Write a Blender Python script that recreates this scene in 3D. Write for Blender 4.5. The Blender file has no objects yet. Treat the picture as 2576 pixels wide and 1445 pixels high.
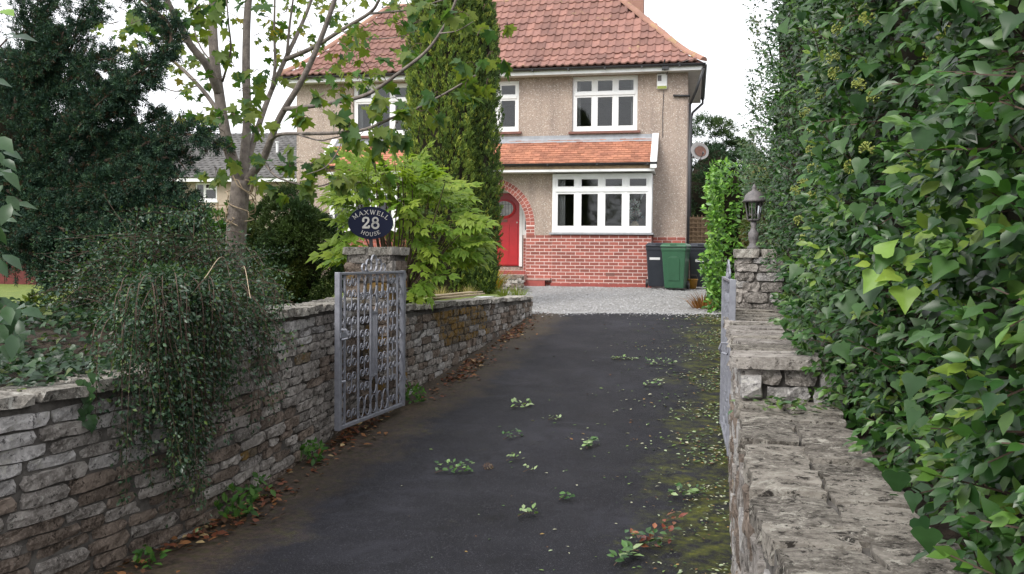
import bpy, bmesh, math, random
import numpy as np
from mathutils import Vector, Matrix
random.seed(11)
rng = np.random.default_rng(11)
S = bpy.context.scene
C = S.collection
rad = math.radians

# ------------------------------------------------------------------ camera, sky, sun, exposure
F, PITCH, ROLL, EYE = 2231.0, rad(1.88), rad(0.51), np.array([0, 0, 1.6])
CAMR = np.array(Matrix.Rotation(rad(90) - PITCH, 3, 'X') @ Matrix.Rotation(ROLL, 3, 'Z'))
cd = bpy.data.cameras.new('camera'); cam = bpy.data.objects.new('camera', cd); C.objects.link(cam)
cam.matrix_world = Matrix.Translation(Vector(EYE)) @ Matrix(CAMR.tolist()).to_4x4()
cd.sensor_width = 36; cd.lens = 36 * F / 2576; cd.clip_start = 0.05; cd.clip_end = 2000
S.camera = cam
SUN_EL, SUN_AZ = rad(46), rad(-142)          # soft light from high on the left, a little behind the camera
w = bpy.data.worlds.new('World'); S.world = w; w.use_nodes = True
nt = w.node_tree; nt.nodes.clear()
sky = nt.nodes.new('ShaderNodeTexSky'); sky.sky_type = 'NISHITA'; sky.sun_disc = False
sky.sun_elevation = SUN_EL; sky.sun_rotation = SUN_AZ; sky.air_density = 1.0; sky.dust_density = 4.0; sky.ozone_density = 1.0
hsv = nt.nodes.new('ShaderNodeHueSaturation'); hsv.inputs['Saturation'].default_value = 0.10
cl = nt.nodes.new('ShaderNodeMix'); cl.data_type = 'RGBA'; cl.inputs[0].default_value = 0.62
cl.inputs[7].default_value = (10.5, 10.7, 11.2, 1)      # even bright cloud cover
bg = nt.nodes.new('ShaderNodeBackground'); bg.inputs['Strength'].default_value = 0.12
wo = nt.nodes.new('ShaderNodeOutputWorld')
nt.links.new(sky.outputs[0], hsv.inputs['Color']); nt.links.new(hsv.outputs[0], cl.inputs[6])
nt.links.new(cl.outputs[2], bg.inputs[0]); nt.links.new(bg.outputs[0], wo.inputs[0])
sd = bpy.data.lights.new('sun', 'SUN'); sd.energy = 1.5; sd.angle = rad(22); sd.color = (1, .96, .9)
sun = bpy.data.objects.new('sun', sd); C.objects.link(sun)
sv = Vector((math.sin(SUN_AZ) * math.cos(SUN_EL), math.cos(SUN_AZ) * math.cos(SUN_EL), math.sin(SUN_EL)))
sun.rotation_euler = sv.to_track_quat('Z', 'Y').to_euler(); sun.location = (-6, -3, 12)
vs = S.view_settings; vs.view_transform = 'Standard'; vs.look = 'None'; vs.exposure = 0.78; vs.gamma = 1.0; vs.use_curve_mapping = False
S.render.engine = 'CYCLES'; S.cycles.max_bounces = 6; S.cycles.transparent_max_bounces = 8
S.cycles.diffuse_bounces = 3; S.cycles.glossy_bounces = 3; S.cycles.use_denoising = True

def W(u, v, Y):
    """point at depth Y seen at position u, v of a 2576 x 1445 view: a surveying aid"""
    d = CAMR @ np.array([(u - 1288) / F, -(v - 722.5) / F, -1.0])
    return EYE + d * (Y / d[1])

# ------------------------------------------------------------------ object helpers
def wmat(o):
    return (wmat(o.parent) @ o.matrix_parent_inverse @ o.matrix_basis) if o.parent else o.matrix_basis.copy()

def put(o, parent=None, keep=False):
    C.objects.link(o)
    if parent is not None:
        o.parent = parent
        if keep: o.matrix_parent_inverse = wmat(parent).inverted()
    return o

def tag(o, label=None, cat=None, group=None, kind=None):
    if label: o['label'] = label
    if cat: o['category'] = cat
    if group: o['group'] = group
    if kind: o['kind'] = kind
    return o

def thing(name, label, cat, loc=(0, 0, 0), rz=0, group=None):
    o = bpy.data.objects.new(name, None); o.location = loc; o.rotation_euler = (0, 0, rz); o.empty_display_size = .1
    C.objects.link(o)
    return tag(o, label, cat, group, 'thing')

def mesh(name, v, f, mat=None, smooth=False):
    m = bpy.data.meshes.new(name); m.from_pydata([tuple(map(float, p)) for p in v], [], [tuple(q) for q in f])
    if mat: m.materials.append(mat)
    if smooth: m.polygons.foreach_set('use_smooth', [True] * len(m.polygons))
    m.update(); return m

def ob(name, m, parent=None, loc=(0, 0, 0), rot=(0, 0, 0), sc=(1, 1, 1), keep=False):
    o = bpy.data.objects.new(name, m); o.location = loc; o.rotation_euler = rot; o.scale = sc
    return put(o, parent, keep)

class MB:
    def __init__(s): s.v = []; s.f = []
    def add(s, v, f):
        n = len(s.v); s.v += [tuple(p) for p in v]; s.f += [tuple(i + n for i in q) for q in f]; return s
    def box(s, x0, x1, y0, y1, z0, z1):
        return s.add([(x0, y0, z0), (x1, y0, z0), (x1, y1, z0), (x0, y1, z0), (x0, y0, z1), (x1, y0, z1), (x1, y1, z1), (x0, y1, z1)],
                     [(0, 3, 2, 1), (4, 5, 6, 7), (0, 1, 5, 4), (1, 2, 6, 5), (2, 3, 7, 6), (3, 0, 4, 7)])
    def tube(s, pts, r, n=8, cap=True):
        pts = [Vector(p) for p in pts]; k = len(pts); r = r if hasattr(r, '__len__') else [r] * k
        ref = None; vv = []
        for i, p in enumerate(pts):
            t = (pts[min(i + 1, k - 1)] - pts[max(i - 1, 0)]).normalized()
            if ref is None: ref = t.orthogonal().normalized()
            ref = (ref - t * ref.dot(t))
            ref = ref.normalized() if ref.length > 1e-6 else t.orthogonal().normalized()
            b = t.cross(ref)
            for j in range(n):
                a = 2 * math.pi * j / n; vv.append(p + (ref * math.cos(a) + b * math.sin(a)) * r[i])
        ff = [(i * n + j, i * n + (j + 1) % n, (i + 1) * n + (j + 1) % n, (i + 1) * n + j) for i in range(k - 1) for j in range(n)]
        if cap: ff += [tuple(range(n))[::-1], tuple((k - 1) * n + j for j in range(n))]
        return s.add(vv, ff)
    def lathe(s, prof, n=16, c=(0, 0, 0), caps=True):
        vv = [(c[0] + r * math.cos(2 * math.pi * j / n), c[1] + r * math.sin(2 * math.pi * j / n), c[2] + z) for r, z in prof for j in range(n)]
        k = len(prof)
        ff = [(i * n + j, i * n + (j + 1) % n, (i + 1) * n + (j + 1) % n, (i + 1) * n + j) for i in range(k - 1) for j in range(n)]
        if caps: ff += [tuple(range(n))[::-1], tuple((k - 1) * n + j for j in range(n))]
        return s.add(vv, ff)
    def poly(s, pts2, y0, y1):          # outline in x,z extruded along y
        n = len(pts2); vv = [(x, y0, z) for x, z in pts2] + [(x, y1, z) for x, z in pts2]
        return s.add(vv, [tuple(range(n)), tuple(range(2 * n - 1, n - 1, -1))] + [((j + 1) % n, j, n + j, n + (j + 1) % n) for j in range(n)])
    def mesh(s, name, mat, smooth=False): return mesh(name, s.v, s.f, mat, smooth)
    def ob(s, name, mat, parent=None, smooth=False, keep=False, bevel=0, **k):
        o = ob(name, s.mesh(name, mat, smooth), parent, keep=keep, **k)
        if bevel:
            b = o.modifiers.new('bevel', 'BEVEL'); b.width = bevel; b.segments = 2; b.limit_method = 'ANGLE'
        return o

def smooth_path(pts, sub=4):
    pts = [np.array(p, float) for p in pts]; out = []
    P = [2 * pts[0] - pts[1]] + pts + [2 * pts[-1] - pts[-2]]
    for i in range(1, len(P) - 2):
        for t in np.linspace(0, 1, sub, endpoint=False):
            a, b, c, d = P[i - 1], P[i], P[i + 1], P[i + 2]
            out.append(.5 * ((2 * b) + (c - a) * t + (2 * a - 5 * b + 4 * c - d) * t * t + (3 * b - a - 3 * c + d) * t ** 3))
    out.append(pts[-1]); return out

# ------------------------------------------------------------------ materials
def nodes(name):
    m = bpy.data.materials.new(name); m.use_nodes = True; n = m.node_tree; n.nodes.clear()
    o = n.nodes.new('ShaderNodeOutputMaterial'); b = n.nodes.new('ShaderNodeBsdfPrincipled')
    n.links.new(b.outputs[0], o.inputs[0]); return m, n, b, o
def N(n, t, **kw):
    x = n.nodes.new(t)
    for k, v in kw.items(): setattr(x, k, v)
    return x
def noise(n, scale, detail=6, rough=.6, vec=None, dist=0):
    x = N(n, 'ShaderNodeTexNoise'); x.inputs['Scale'].default_value = scale; x.inputs['Detail'].default_value = detail
    x.inputs['Roughness'].default_value = rough; x.inputs['Distortion'].default_value = dist
    if vec is not None: n.links.new(vec, x.inputs['Vector'])
    return x.outputs[0]
def ramp(n, fac, lo, hi):
    x = N(n, 'ShaderNodeMapRange'); x.clamp = True; x.inputs[1].default_value = lo; x.inputs[2].default_value = hi
    n.links.new(fac, x.inputs[0]); return x.outputs[0]
def mix(n, fac, a, b, mode='MIX'):
    x = N(n, 'ShaderNodeMix', data_type='RGBA', blend_type=mode)
    for k, v in ((0, fac), (6, a), (7, b)):
        if isinstance(v, (int, float)): x.inputs[k].default_value = v
        elif isinstance(v, tuple): x.inputs[k].default_value = v if len(v) == 4 else v + (1,)
        else: n.links.new(v, x.inputs[k])
    return x.outputs[2]
def math_(n, op, a, b):
    x = N(n, 'ShaderNodeMath', operation=op)
    for k, v in ((0, a), (1, b)):
        if isinstance(v, (int, float)): x.inputs[k].default_value = v
        else: n.links.new(v, x.inputs[k])
    return x.outputs[0]
def bump(n, b, h, strength=.5, dist=.01):
    x = N(n, 'ShaderNodeBump'); x.inputs['Strength'].default_value = strength; x.inputs['Distance'].default_value = dist
    n.links.new(h, x.inputs['Height']); n.links.new(x.outputs[0], b.inputs['Normal'])
def pos(n): return N(n, 'ShaderNodeNewGeometry').outputs['Position']
def objc(n): return N(n, 'ShaderNodeTexCoord').outputs['Object']
def rnd(n): return N(n, 'ShaderNodeObjectInfo').outputs['Random']
def val(n, col, fac, lo, hi):
    h = N(n, 'ShaderNodeHueSaturation'); n.links.new(col, h.inputs['Color'])
    n.links.new(ramp2(n, fac, lo, hi), h.inputs['Value']); return h.outputs[0]
def ramp2(n, fac, lo, hi):
    x = N(n, 'ShaderNodeMapRange'); x.inputs[3].default_value = lo; x.inputs[4].default_value = hi
    n.links.new(fac, x.inputs[0]); return x.outputs[0]

def plain(name, c1, c2=None, scale=8, rough=.6, bmp=0, bd=.01, rv=0, metal=0, lo=.35, hi=.65, spec=.5, bscale=None):
    m, n, b, o = nodes(name); p = pos(n)
    c2 = c2 or tuple(x * .75 for x in c1)
    f = ramp(n, noise(n, scale, vec=p), lo, hi); col = mix(n, f, c1, c2)
    if rv: col = val(n, col, rnd(n), 1 - rv, 1 + rv)
    n.links.new(col, b.inputs['Base Color']); b.inputs['Roughness'].default_value = rough; b.inputs['Metallic'].default_value = metal
    b.inputs['Specular IOR Level'].default_value = spec
    if bmp: bump(n, b, noise(n, bscale or scale * 5, vec=p), bmp, bd)
    return m

def stone_mat(name, dark, light, lichen=(.55, .53, .48), ochre=(.33, .2, .05), lf=.60, of=.70, rv=.3, dk=.55):
    m, n, b, o = nodes(name); p = pos(n)
    col = mix(n, ramp(n, noise(n, 9, 8, .7, vec=p, dist=.4), .40, .60), dark, light)
    col = val(n, col, rnd(n), 1 - rv, 1 + rv)
    col = mix(n, ramp(n, noise(n, 60, 6, .7, p), .48, .72), col, tuple(min(1, x * 1.35) for x in light))
    col = mix(n, ramp(n, noise(n, 24, 10, .78, p, .3), dk, dk + .05), col, tuple(x * .38 for x in dark))
    col = mix(n, ramp(n, noise(n, 16, 10, .8, p, .6), lf, lf + .025), col, lichen)
    col = mix(n, ramp(n, noise(n, 5.5, 8, .7, p, .8), of, of + .04), col, ochre)
    n.links.new(col, b.inputs['Base Color']); b.inputs['Roughness'].default_value = .92
    b.inputs['Specular IOR Level'].default_value = .2
    bump(n, b, noise(n, 42, 8, .75, p), 1.0, .025); return m

def leaf_mat(name, rough=.4, trans=.28, spec=.5, tint=(1, 1, 1)):
    m, n, b, o = nodes(name)
    a = N(n, 'ShaderNodeAttribute'); a.attribute_name = 'Col'
    col = val(n, a.outputs['Color'], noise(n, 40, 3, .6, pos(n)), .75, 1.25)
    n.links.new(col, b.inputs['Base Color']); b.inputs['Roughness'].default_value = rough; b.inputs['Specular IOR Level'].default_value = spec
    t = N(n, 'ShaderNodeBsdfTranslucent'); n.links.new(mix(n, 1.0, col, (1.5, 1.6, .7), 'MULTIPLY'), t.inputs[0])
    s = N(n, 'ShaderNodeMixShader'); s.inputs[0].default_value = trans
    n.links.new(b.outputs[0], s.inputs[1]); n.links.new(t.outputs[0], s.inputs[2]); n.links.new(s.outputs[0], o.inputs[0]); return m

def oleaf_mat(name, c1, c2, rough=.4, trans=.3, spec=.5):       # for single leaf objects: colour by object
    m, n, b, o = nodes(name)
    col = mix(n, rnd(n), c1, c2); col = val(n, col, noise(n, 30, 3, .6, pos(n)), .75, 1.25)
    n.links.new(col, b.inputs['Base Color']); b.inputs['Roughness'].default_value = rough; b.inputs['Specular IOR Level'].default_value = spec
    t = N(n, 'ShaderNodeBsdfTranslucent'); n.links.new(mix(n, 1.0, col, (1.5, 1.6, .7), 'MULTIPLY'), t.inputs[0])
    s = N(n, 'ShaderNodeMixShader'); s.inputs[0].default_value = trans
    n.links.new(b.outputs[0], s.inputs[1]); n.links.new(t.outputs[0], s.inputs[2]); n.links.new(s.outputs[0], o.inputs[0]); return m

def glass_mat(name, tint=(.86, .88, .89)):
    m, n, b, o = nodes(name)
    t = N(n, 'ShaderNodeBsdfTransparent'); t.inputs[0].default_value = tint + (1,)
    g = N(n, 'ShaderNodeBsdfGlossy'); g.inputs['Roughness'].default_value = .04
    fr = N(n, 'ShaderNodeFresnel'); fr.inputs[0].default_value = 1.5
    s = N(n, 'ShaderNodeMixShader'); n.links.new(fr.outputs[0], s.inputs[0])
    n.links.new(t.outputs[0], s.inputs[1]); n.links.new(g.outputs[0], s.inputs[2]); n.links.new(s.outputs[0], o.inputs[0]); return m

M = {}
M['soil'] = plain('soil', (.07, .05, .035), (.03, .022, .016), 12, .95, .8, .02)
M['stone'] = stone_mat('grey stone', (.19, .17, .152), (.42, .385, .355))
M['stone_pale'] = stone_mat('pale grey stone', (.29, .275, .265), (.56, .535, .52), lf=.56)
M['stone_brown'] = stone_mat('brown stone', (.13, .10, .08), (.28, .225, .185), lf=.64)
M['stone_ochre'] = stone_mat('ochre lichen stone', (.13, .105, .08), (.24, .19, .13), of=.50, ochre=(.25, .155, .05))
M['coping'] = stone_mat('coping stone', (.17, .155, .135), (.42, .39, .345), lf=.55, of=.68)
M['coping_pale'] = stone_mat('weathered wall top stone', (.13, .115, .098), (.34, .31, .27), lf=.56, lichen=(.50, .47, .41), dk=.53, rv=.45)
M['mortar'] = plain('old mortar', (.14, .128, .115), (.07, .063, .057), 20, .95, .8, .01)
M['brick'] = plain('painted red brick', (.34, .10, .072), (.25, .07, .053), 30, .7, .3, .003, rv=.28)
M['pointing'] = plain('pale pointing', (.80, .70, .66), (.66, .52, .48), 15, .9, .3, .003)
M['redpaint'] = plain('dull red masonry paint', (.34, .075, .06), (.25, .06, .05), 10, .75, .2, .003)
M['white'] = plain('white paint', (.80, .80, .80), (.74, .74, .73), 5, .35)
M['offwhite'] = plain('dirty white board', (.62, .62, .6), (.5, .5, .48), 6, .5)
M['black'] = plain('black plastic', (.02, .02, .023), (.03, .03, .032), 8, .4)
M['lead'] = plain('lead flashing', (.33, .34, .36), (.25, .26, .28), 9, .6, .3, .004)
M['reddoor'] = plain('red door paint', (.42, .012, .018), (.36, .01, .015), 6, .35)
M['sillred'] = plain('tile sill', (.2, .09, .07), (.15, .07, .055), 12, .8)
M['pinkstep'] = plain('worn pink step', (.45, .30, .26), (.36, .23, .2), 9, .8, .2)
M['room'] = plain('room plaster', (.30, .27, .24), (.26, .24, .21), 2, .9)
M['curtain'] = plain('pale curtain', (.55, .53, .5), (.45, .43, .4), 4, .9)
M['glass'] = glass_mat('window glass'); M['lampglass'] = glass_mat('lantern glass', (.85, .87, .88))
M['steel'] = plain('silver painted iron', (.30, .31, .35), (.22, .225, .26), 18, .45, .3, .003, metal=.2)
M['navy'] = plain('navy sign enamel', (.006, .009, .026), (.008, .011, .03), 4, .5, spec=.15)
M['silver'] = plain('silver lettering', (.55, .53, .5), (.45, .44, .42), 30, .4)
M['lampgrey'] = plain('weathered lantern metal', (.10, .095, .10), (.19, .17, .17), 24, .6, .3, .003)
M['bark'] = plain('grey maple bark', (.235, .20, .175), (.13, .11, .10), 14, .85, .7, .012, spec=.2)
M['twig'] = plain('brown twig', (.10, .065, .045), (.06, .04, .03), 20, .85)
M['inner'] = plain('dark twig core', (.035, .028, .02), (.02, .02, .012), 10, .95, spec=.1)  # solid core for inner twigs; blocks light, inner shade put into colour
M['palestem'] = plain('pale dry stem', (.45, .35, .24), (.3, .22, .15), 30, .8)
M['cane'] = plain('pale bamboo', (.52, .42, .27), (.42, .33, .2), 22, .6)
M['shed'] = plain('dark red timber', (.16, .03, .025), (.11, .022, .02), 7, .7)
M['pinkwall'] = plain('pink fence panel', (.42, .31, .25), (.34, .25, .2), 8, .9)
M['fence'] = plain('weathered wood', (.27, .19, .11), (.18, .12, .075), 10, .9, .4)
M['bingreen'] = plain('green bin plastic', (.035, .115, .06), (.03, .10, .052), 6, .38)
M['binblack'] = plain('dark bin plastic', (.022, .026, .036), (.03, .034, .044), 6, .38)
M['label'] = plain('white label', (.7, .7, .7), (.62, .62, .62), 12, .5)
M['greytile'] = plain('grey roof tile', (.12, .115, .11), (.075, .072, .07), 5, .85, rv=.2)
M['nwall'] = plain('beige render', (.42, .34, .27), (.36, .29, .23), 6, .9)
M['dish'] = plain('grey dish', (.5, .48, .46), (.42, .4, .39), 6, .5)
M['dishpatch'] = plain('reddish brown patch', (.27, .13, .09), (.2, .1, .075), 14, .7)
M['yellow'] = plain('yellow plastic', (.4, .2, .02), (.3, .14, .02), 9, .5)

def tile_mat(name, c1, c2, lich, lf, rv):
    m, n, b, o = nodes(name); p = pos(n)
    col = mix(n, ramp(n, noise(n, 3, 5, .6, p), .35, .65), c1, c2); col = val(n, col, rnd(n), 1 - rv, 1 + rv)
    col = mix(n, ramp(n, noise(n, 17, 6, .7, p), .55, .8), col, tuple(x * .5 for x in c1))
    col = mix(n, ramp(n, noise(n, 2.1, 8, .75, p, .5), lf, lf + .1), col, lich)
    n.links.new(col, b.inputs['Base Color']); b.inputs['Roughness'].default_value = .85
    bump(n, b, noise(n, 60, 4, .6, p), .5, .004); return m
M['pantile'] = tile_mat('clay pantile', (.255, .128, .10), (.20, .103, .086), (.34, .25, .11), .62, .26)
M['hiptile'] = tile_mat('hip tile', (.32, .17, .125), (.26, .14, .105), (.38, .28, .11), .56, .12)
M['plaintile'] = tile_mat('orange plain tile', (.40, .175, .105), (.30, .125, .08), (.2, .09, .05), .60, .25)

def pebbledash():
    m, n, b, o = nodes('pebbledash'); p = pos(n)
    v = N(n, 'ShaderNodeTexVoronoi'); v.inputs['Scale'].default_value = 66; n.links.new(p, v.inputs['Vector'])
    col = mix(n, ramp(n, noise(n, 1.2, 6, .6, p), .3, .7), (.435, .345, .285), (.35, .28, .235))
    mp_ = N(n, 'ShaderNodeMapping'); mp_.inputs['Scale'].default_value = (2.2, 2.2, .25); n.links.new(p, mp_.inputs['Vector'])
    col = mix(n, ramp(n, noise(n, 1.5, 6, .65, mp_.outputs[0]), .48, .72), col, (.27, .215, .185))
    sep = N(n, 'ShaderNodeSeparateColor'); n.links.new(v.outputs['Color'], sep.inputs[0])
    col = val(n, col, sep.outputs[0], .78, 1.2)
    col = mix(n, ramp(n, sep.outputs[1], .93, .96), col, (.66, .6, .54))
    n.links.new(col, b.inputs['Base Color']); b.inputs['Roughness'].default_value = .95
    bump(n, b, v.outputs['Distance'], 1.0, -.012); return m
M['dash'] = pebbledash()

def asphalt():
    m, n, b, o = nodes('asphalt drive'); p = pos(n)
    uv = N(n, 'ShaderNodeUVMap'); uv.uv_map = 'UVMap'; sx = N(n, 'ShaderNodeSeparateXYZ'); n.links.new(uv.outputs[0], sx.inputs[0])
    u, vv = sx.outputs[0], sx.outputs[1]
    col = mix(n, ramp(n, noise(n, 1.6, 6, .6, p), .3, .7), (.007, .007, .010), (.014, .014, .019))
    col = mix(n, ramp(n, noise(n, 110, 3, .6, p), .56, .72), col, (.07, .07, .08))
    col = mix(n, ramp(n, noise(n, 6, 8, .7, p), .56, .75), col, (.007, .007, .008))
    col = mix(n, ramp(n, noise(n, 1.1, 8, .72, p, .6), .52, .66), col, (.026, .026, .034))
    col = mix(n, ramp(n, noise(n, 3.4, 9, .75, p, .4), .56, .64), col, (.009, .009, .012))
    nz = noise(n, 2.3, 7, .7, p, .3)
    dirt = ramp(n, math_(n, 'ADD', math_(n, 'MULTIPLY', u, -1.0), math_(n, 'MULTIPLY', nz, .30)), -.10, .06)
    col = mix(n, dirt, col, mix(n, ramp(n, noise(n, 30, 5, .7, p), .4, .6), (.085, .06, .046), (.04, .03, .024)))
    moss = ramp(n, math_(n, 'ADD', u, math_(n, 'MULTIPLY', nz, .62)), 1.11, 1.24)
    moss = math_(n, 'MULTIPLY', moss, ramp(n, noise(n, 9, 7, .75, p), .42, .60))
    moss2 = math_(n, 'MULTIPLY', ramp(n, noise(n, .9, 5, .7, p), .60, .70), ramp(n, noise(n, 16, 6, .7, p), .45, .65))
    moss3 = math_(n, 'MULTIPLY', ramp(n, math_(n, 'ADD', math_(n, 'MULTIPLY', u, -1.0), math_(n, 'MULTIPLY', nz, .5)), 0.0, .09), ramp(n, noise(n, 16, 6, .7, p), .46, .66))
    mcol = mix(n, ramp(n, noise(n, 22, 5, .6, p), .35, .65), (.105, .11, .016), (.04, .05, .010))
    col = mix(n, moss, col, mcol); col = mix(n, math_(n, 'MULTIPLY', moss2, .55), col, (.06, .055, .018)); col = mix(n, math_(n, 'MULTIPLY', moss3, .6), col, (.05, .05, .018))
    n.links.new(col, b.inputs['Base Color'])
    n.links.new(ramp2(n, noise(n, 2, 5, .6, p), .5, .8), b.inputs['Roughness'])
    b.inputs['Specular IOR Level'].default_value = .2
    bump(n, b, noise(n, 170, 3, .6, p), .7, .006); return m
M['asphalt'] = asphalt()
M['gravel'] = plain('limestone gravel', (.37, .36, .355), (.19, .185, .175), 26, .9, 1.0, .02, bscale=90)
M['pebble'] = plain('gravel stone', (.45, .44, .44), (.26, .26, .265), 25, .85)
M['grass'] = plain('lawn', (.17, .21, .035), (.10, .15, .025), 6, .9, .8, .03, bscale=60)
M['road'] = plain('tarmac road', (.05, .05, .053), (.07, .07, .072), 4, .85, .5, .005, bscale=120)
M['ground'] = plain('ground', (.06, .075, .03), (.05, .045, .03), .5, .95)
M['leaf'] = leaf_mat('glossy leaf', .34, .2, .42)
M['softleaf'] = leaf_mat('soft leaf', .55, .38, .3)
M['needle'] = leaf_mat('conifer foliage', .7, .12, .2)
M['mapleleaf'] = oleaf_mat('maple leaf', (.042, .10, .03), (.16, .20, .035), .5, .45, .3)
M['ivyleaf'] = oleaf_mat('ivy leaf', (.013, .045, .012), (.042, .10, .022), .42, .15, .32)
M['limeleaf'] = oleaf_mat('young lime leaf', (.30, .38, .07), (.17, .30, .045), .45, .3, .4)
M['peonyleaf'] = oleaf_mat('lime green cut leaf', (.15, .26, .035), (.29, .37, .055), .5, .42, .3)
M['laurelleaf'] = oleaf_mat('laurel leaf', (.015, .045, .016), (.03, .07, .022), .35, .15, .4)
M['umbel'] = plain('yellow green buds', (.30, .34, .07), (.24, .28, .06), 30, .6)
M['deadleaf'] = leaf_mat('fallen leaf', .6, .12, .3)

# ------------------------------------------------------------------ foliage helper
def nrmz(a): return a / np.maximum(np.linalg.norm(a, axis=-1, keepdims=True), 1e-9)
def fmesh(name, T, P, ax, nr, sc, col, mat):
    tv = np.array(T[0], float); tf = T[1]; n, k = len(P), len(tv)
    y = nrmz(np.asarray(ax, float)); z = np.asarray(nr, float); z = z - (z * y).sum(1, keepdims=True) * y; z = nrmz(z); x = np.cross(y, z)
    sc = np.asarray(sc, float)
    if sc.ndim == 1: sc = np.repeat(sc[:, None], 3, 1)
    v = P[:, None, :] + tv[None, :, 0, None] * (x * sc[:, :1])[:, None] + tv[None, :, 1, None] * (y * sc[:, 1:2])[:, None] + tv[None, :, 2, None] * (z * sc[:, 2:3])[:, None]
    ls = np.array([len(q) for q in tf]); li = np.concatenate([np.array(q) for q in tf])
    loops = (li[None] + (np.arange(n) * k)[:, None]).ravel()
    tot = np.tile(ls, n); st = np.concatenate([[0], np.cumsum(tot)[:-1]])
    m = bpy.data.meshes.new(name); m.vertices.add(n * k); m.vertices.foreach_set('co', v.astype(np.float32).ravel())
    m.loops.add(len(loops)); m.loops.foreach_set('vertex_index', loops.astype(np.int32))
    m.polygons.add(len(tot)); m.polygons.foreach_set('loop_start', st.astype(np.int32)); m.polygons.foreach_set('loop_total', tot.astype(np.int32))
    m.polygons.foreach_set('use_smooth', np.ones(len(tot), bool)); m.update(calc_edges=True)
    a = m.color_attributes.new('Col', 'FLOAT_COLOR', 'POINT')
    c4 = np.ones((n * k, 4), np.float32); c4[:, :3] = np.repeat(np.asarray(col, np.float32), k, 0); a.data.foreach_set('color', c4.ravel())
    m.materials.append(mat); return m

def rcol(n, cols, wts=None, jit=.2):
    cols = np.array(cols, float); i = rng.choice(len(cols), n, p=None if wts is None else np.array(wts) / sum(wts))
    return cols[i] * (1 + rng.uniform(-jit, jit, (n, 1)))
def rdir(n): return nrmz(rng.normal(size=(n, 3)))

T_OVAL = ([(0, 0, 0), (-.2, .25, .05), (-.25, .55, .06), (0, 1, -.06), (.25, .55, .06), (.2, .25, .05), (0, .3, 0), (0, .6, 0)],
          [(0, 6, 1), (1, 6, 7, 2), (2, 7, 3), (0, 5, 6), (5, 4, 7, 6), (4, 3, 7)])
T_DIA = ([(0, 0, 0), (-.28, .5, .08), (0, 1, 0), (.28, .5, .08)], [(0, 2, 1), (0, 3, 2)])
T_NEEDLE = ([(0, 0, 0), (-.1, .45, 0), (0, 1, 0), (.1, .45, 0)], [(0, 3, 2, 1)])
def fan(half, cz=.0, dz=.06):
    pts = [half[0]] + half[1:-1] + [half[-1]] + [(-x, y) for x, y in half[1:-1][::-1]]
    v = [(x, y, dz * abs(x) * 2 - .10 * max(0, y - .5)) for x, y in pts]; c = len(v); v.append((0, .32, cz - .03))
    return (v, [(c, i, (i + 1) % c) for i in range(c)])
T_IVY = fan([(0, 0), (.18, -.10), (.38, -.04), (.50, .16), (.40, .34), (.27, .50), (.15, .72), (0, 1)])
T_MAPLE = fan([(0, 0), (.12, -.06), (.44, -.04), (.32, .14), (.62, .30), (.50, .42), (.56, .56), (.26, .46), (.22, .66), (.12, .72), (0, 1)])
def T_sprig(k=7, spread=.55, w=.12):
    v, f = [], []; r = random.Random(k)
    for i in range(k):
        t = i / k; a = i * 2.4; b = np.array([0, t * .6, 0]); d = np.array([math.cos(a) * spread, .7, math.sin(a) * spread]); d /= np.linalg.norm(d)
        s = np.cross(d, [r.uniform(-1, 1), r.uniform(-1, 1), r.uniform(-1, 1)]); s /= np.linalg.norm(s); L = .42
        o = len(v); v += [b, b + d * L * .5 - s * w * .5, b + d * L, b + d * L * .5 + s * w * .5]; f.append((o, o + 1, o + 2, o + 3))
    return (v, f)
T_SPRIG = T_sprig(); T_YEW = T_sprig(8, .35, .13)
def T_peony():
    v, f = [], []
    def lobe(b, a, L, w):
        d = np.array([math.sin(a), math.cos(a), -.15]); s = np.array([math.cos(a), -math.sin(a), 0]); o = len(v); b = np.array(b, float)
        v.extend([b, b + d * L * .45 - s * w + np.array([0, 0, .02]), b + d * L, b + d * L * .45 + s * w + np.array([0, 0, .02])]); f.extend([(o, o + 2, o + 1), (o, o + 3, o + 2)])
    for (y, side, L) in ((.10, 1, .42), (.10, -1, .42), (.36, 1, .36), (.36, -1, .36), (.60, 0, .42)):
        base = (0, y, 0) if side == 0 else (side * .05, y, 0); a0 = side * 1.05
        for da, l in ((0, 1), (.55, .72), (-.55, .72), (.28, .5), (-.28, .5)): lobe(base, a0 + da, L * l, .078)
    o = len(v); v.extend([np.array(q, float) for q in ((-.008, -.25, 0), (.008, -.25, 0), (.006, .62, 0), (-.006, .62, 0))]); f.append((o, o + 1, o + 2, o + 3))
    return (v, f)
T_PEONY = T_peony()

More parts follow.
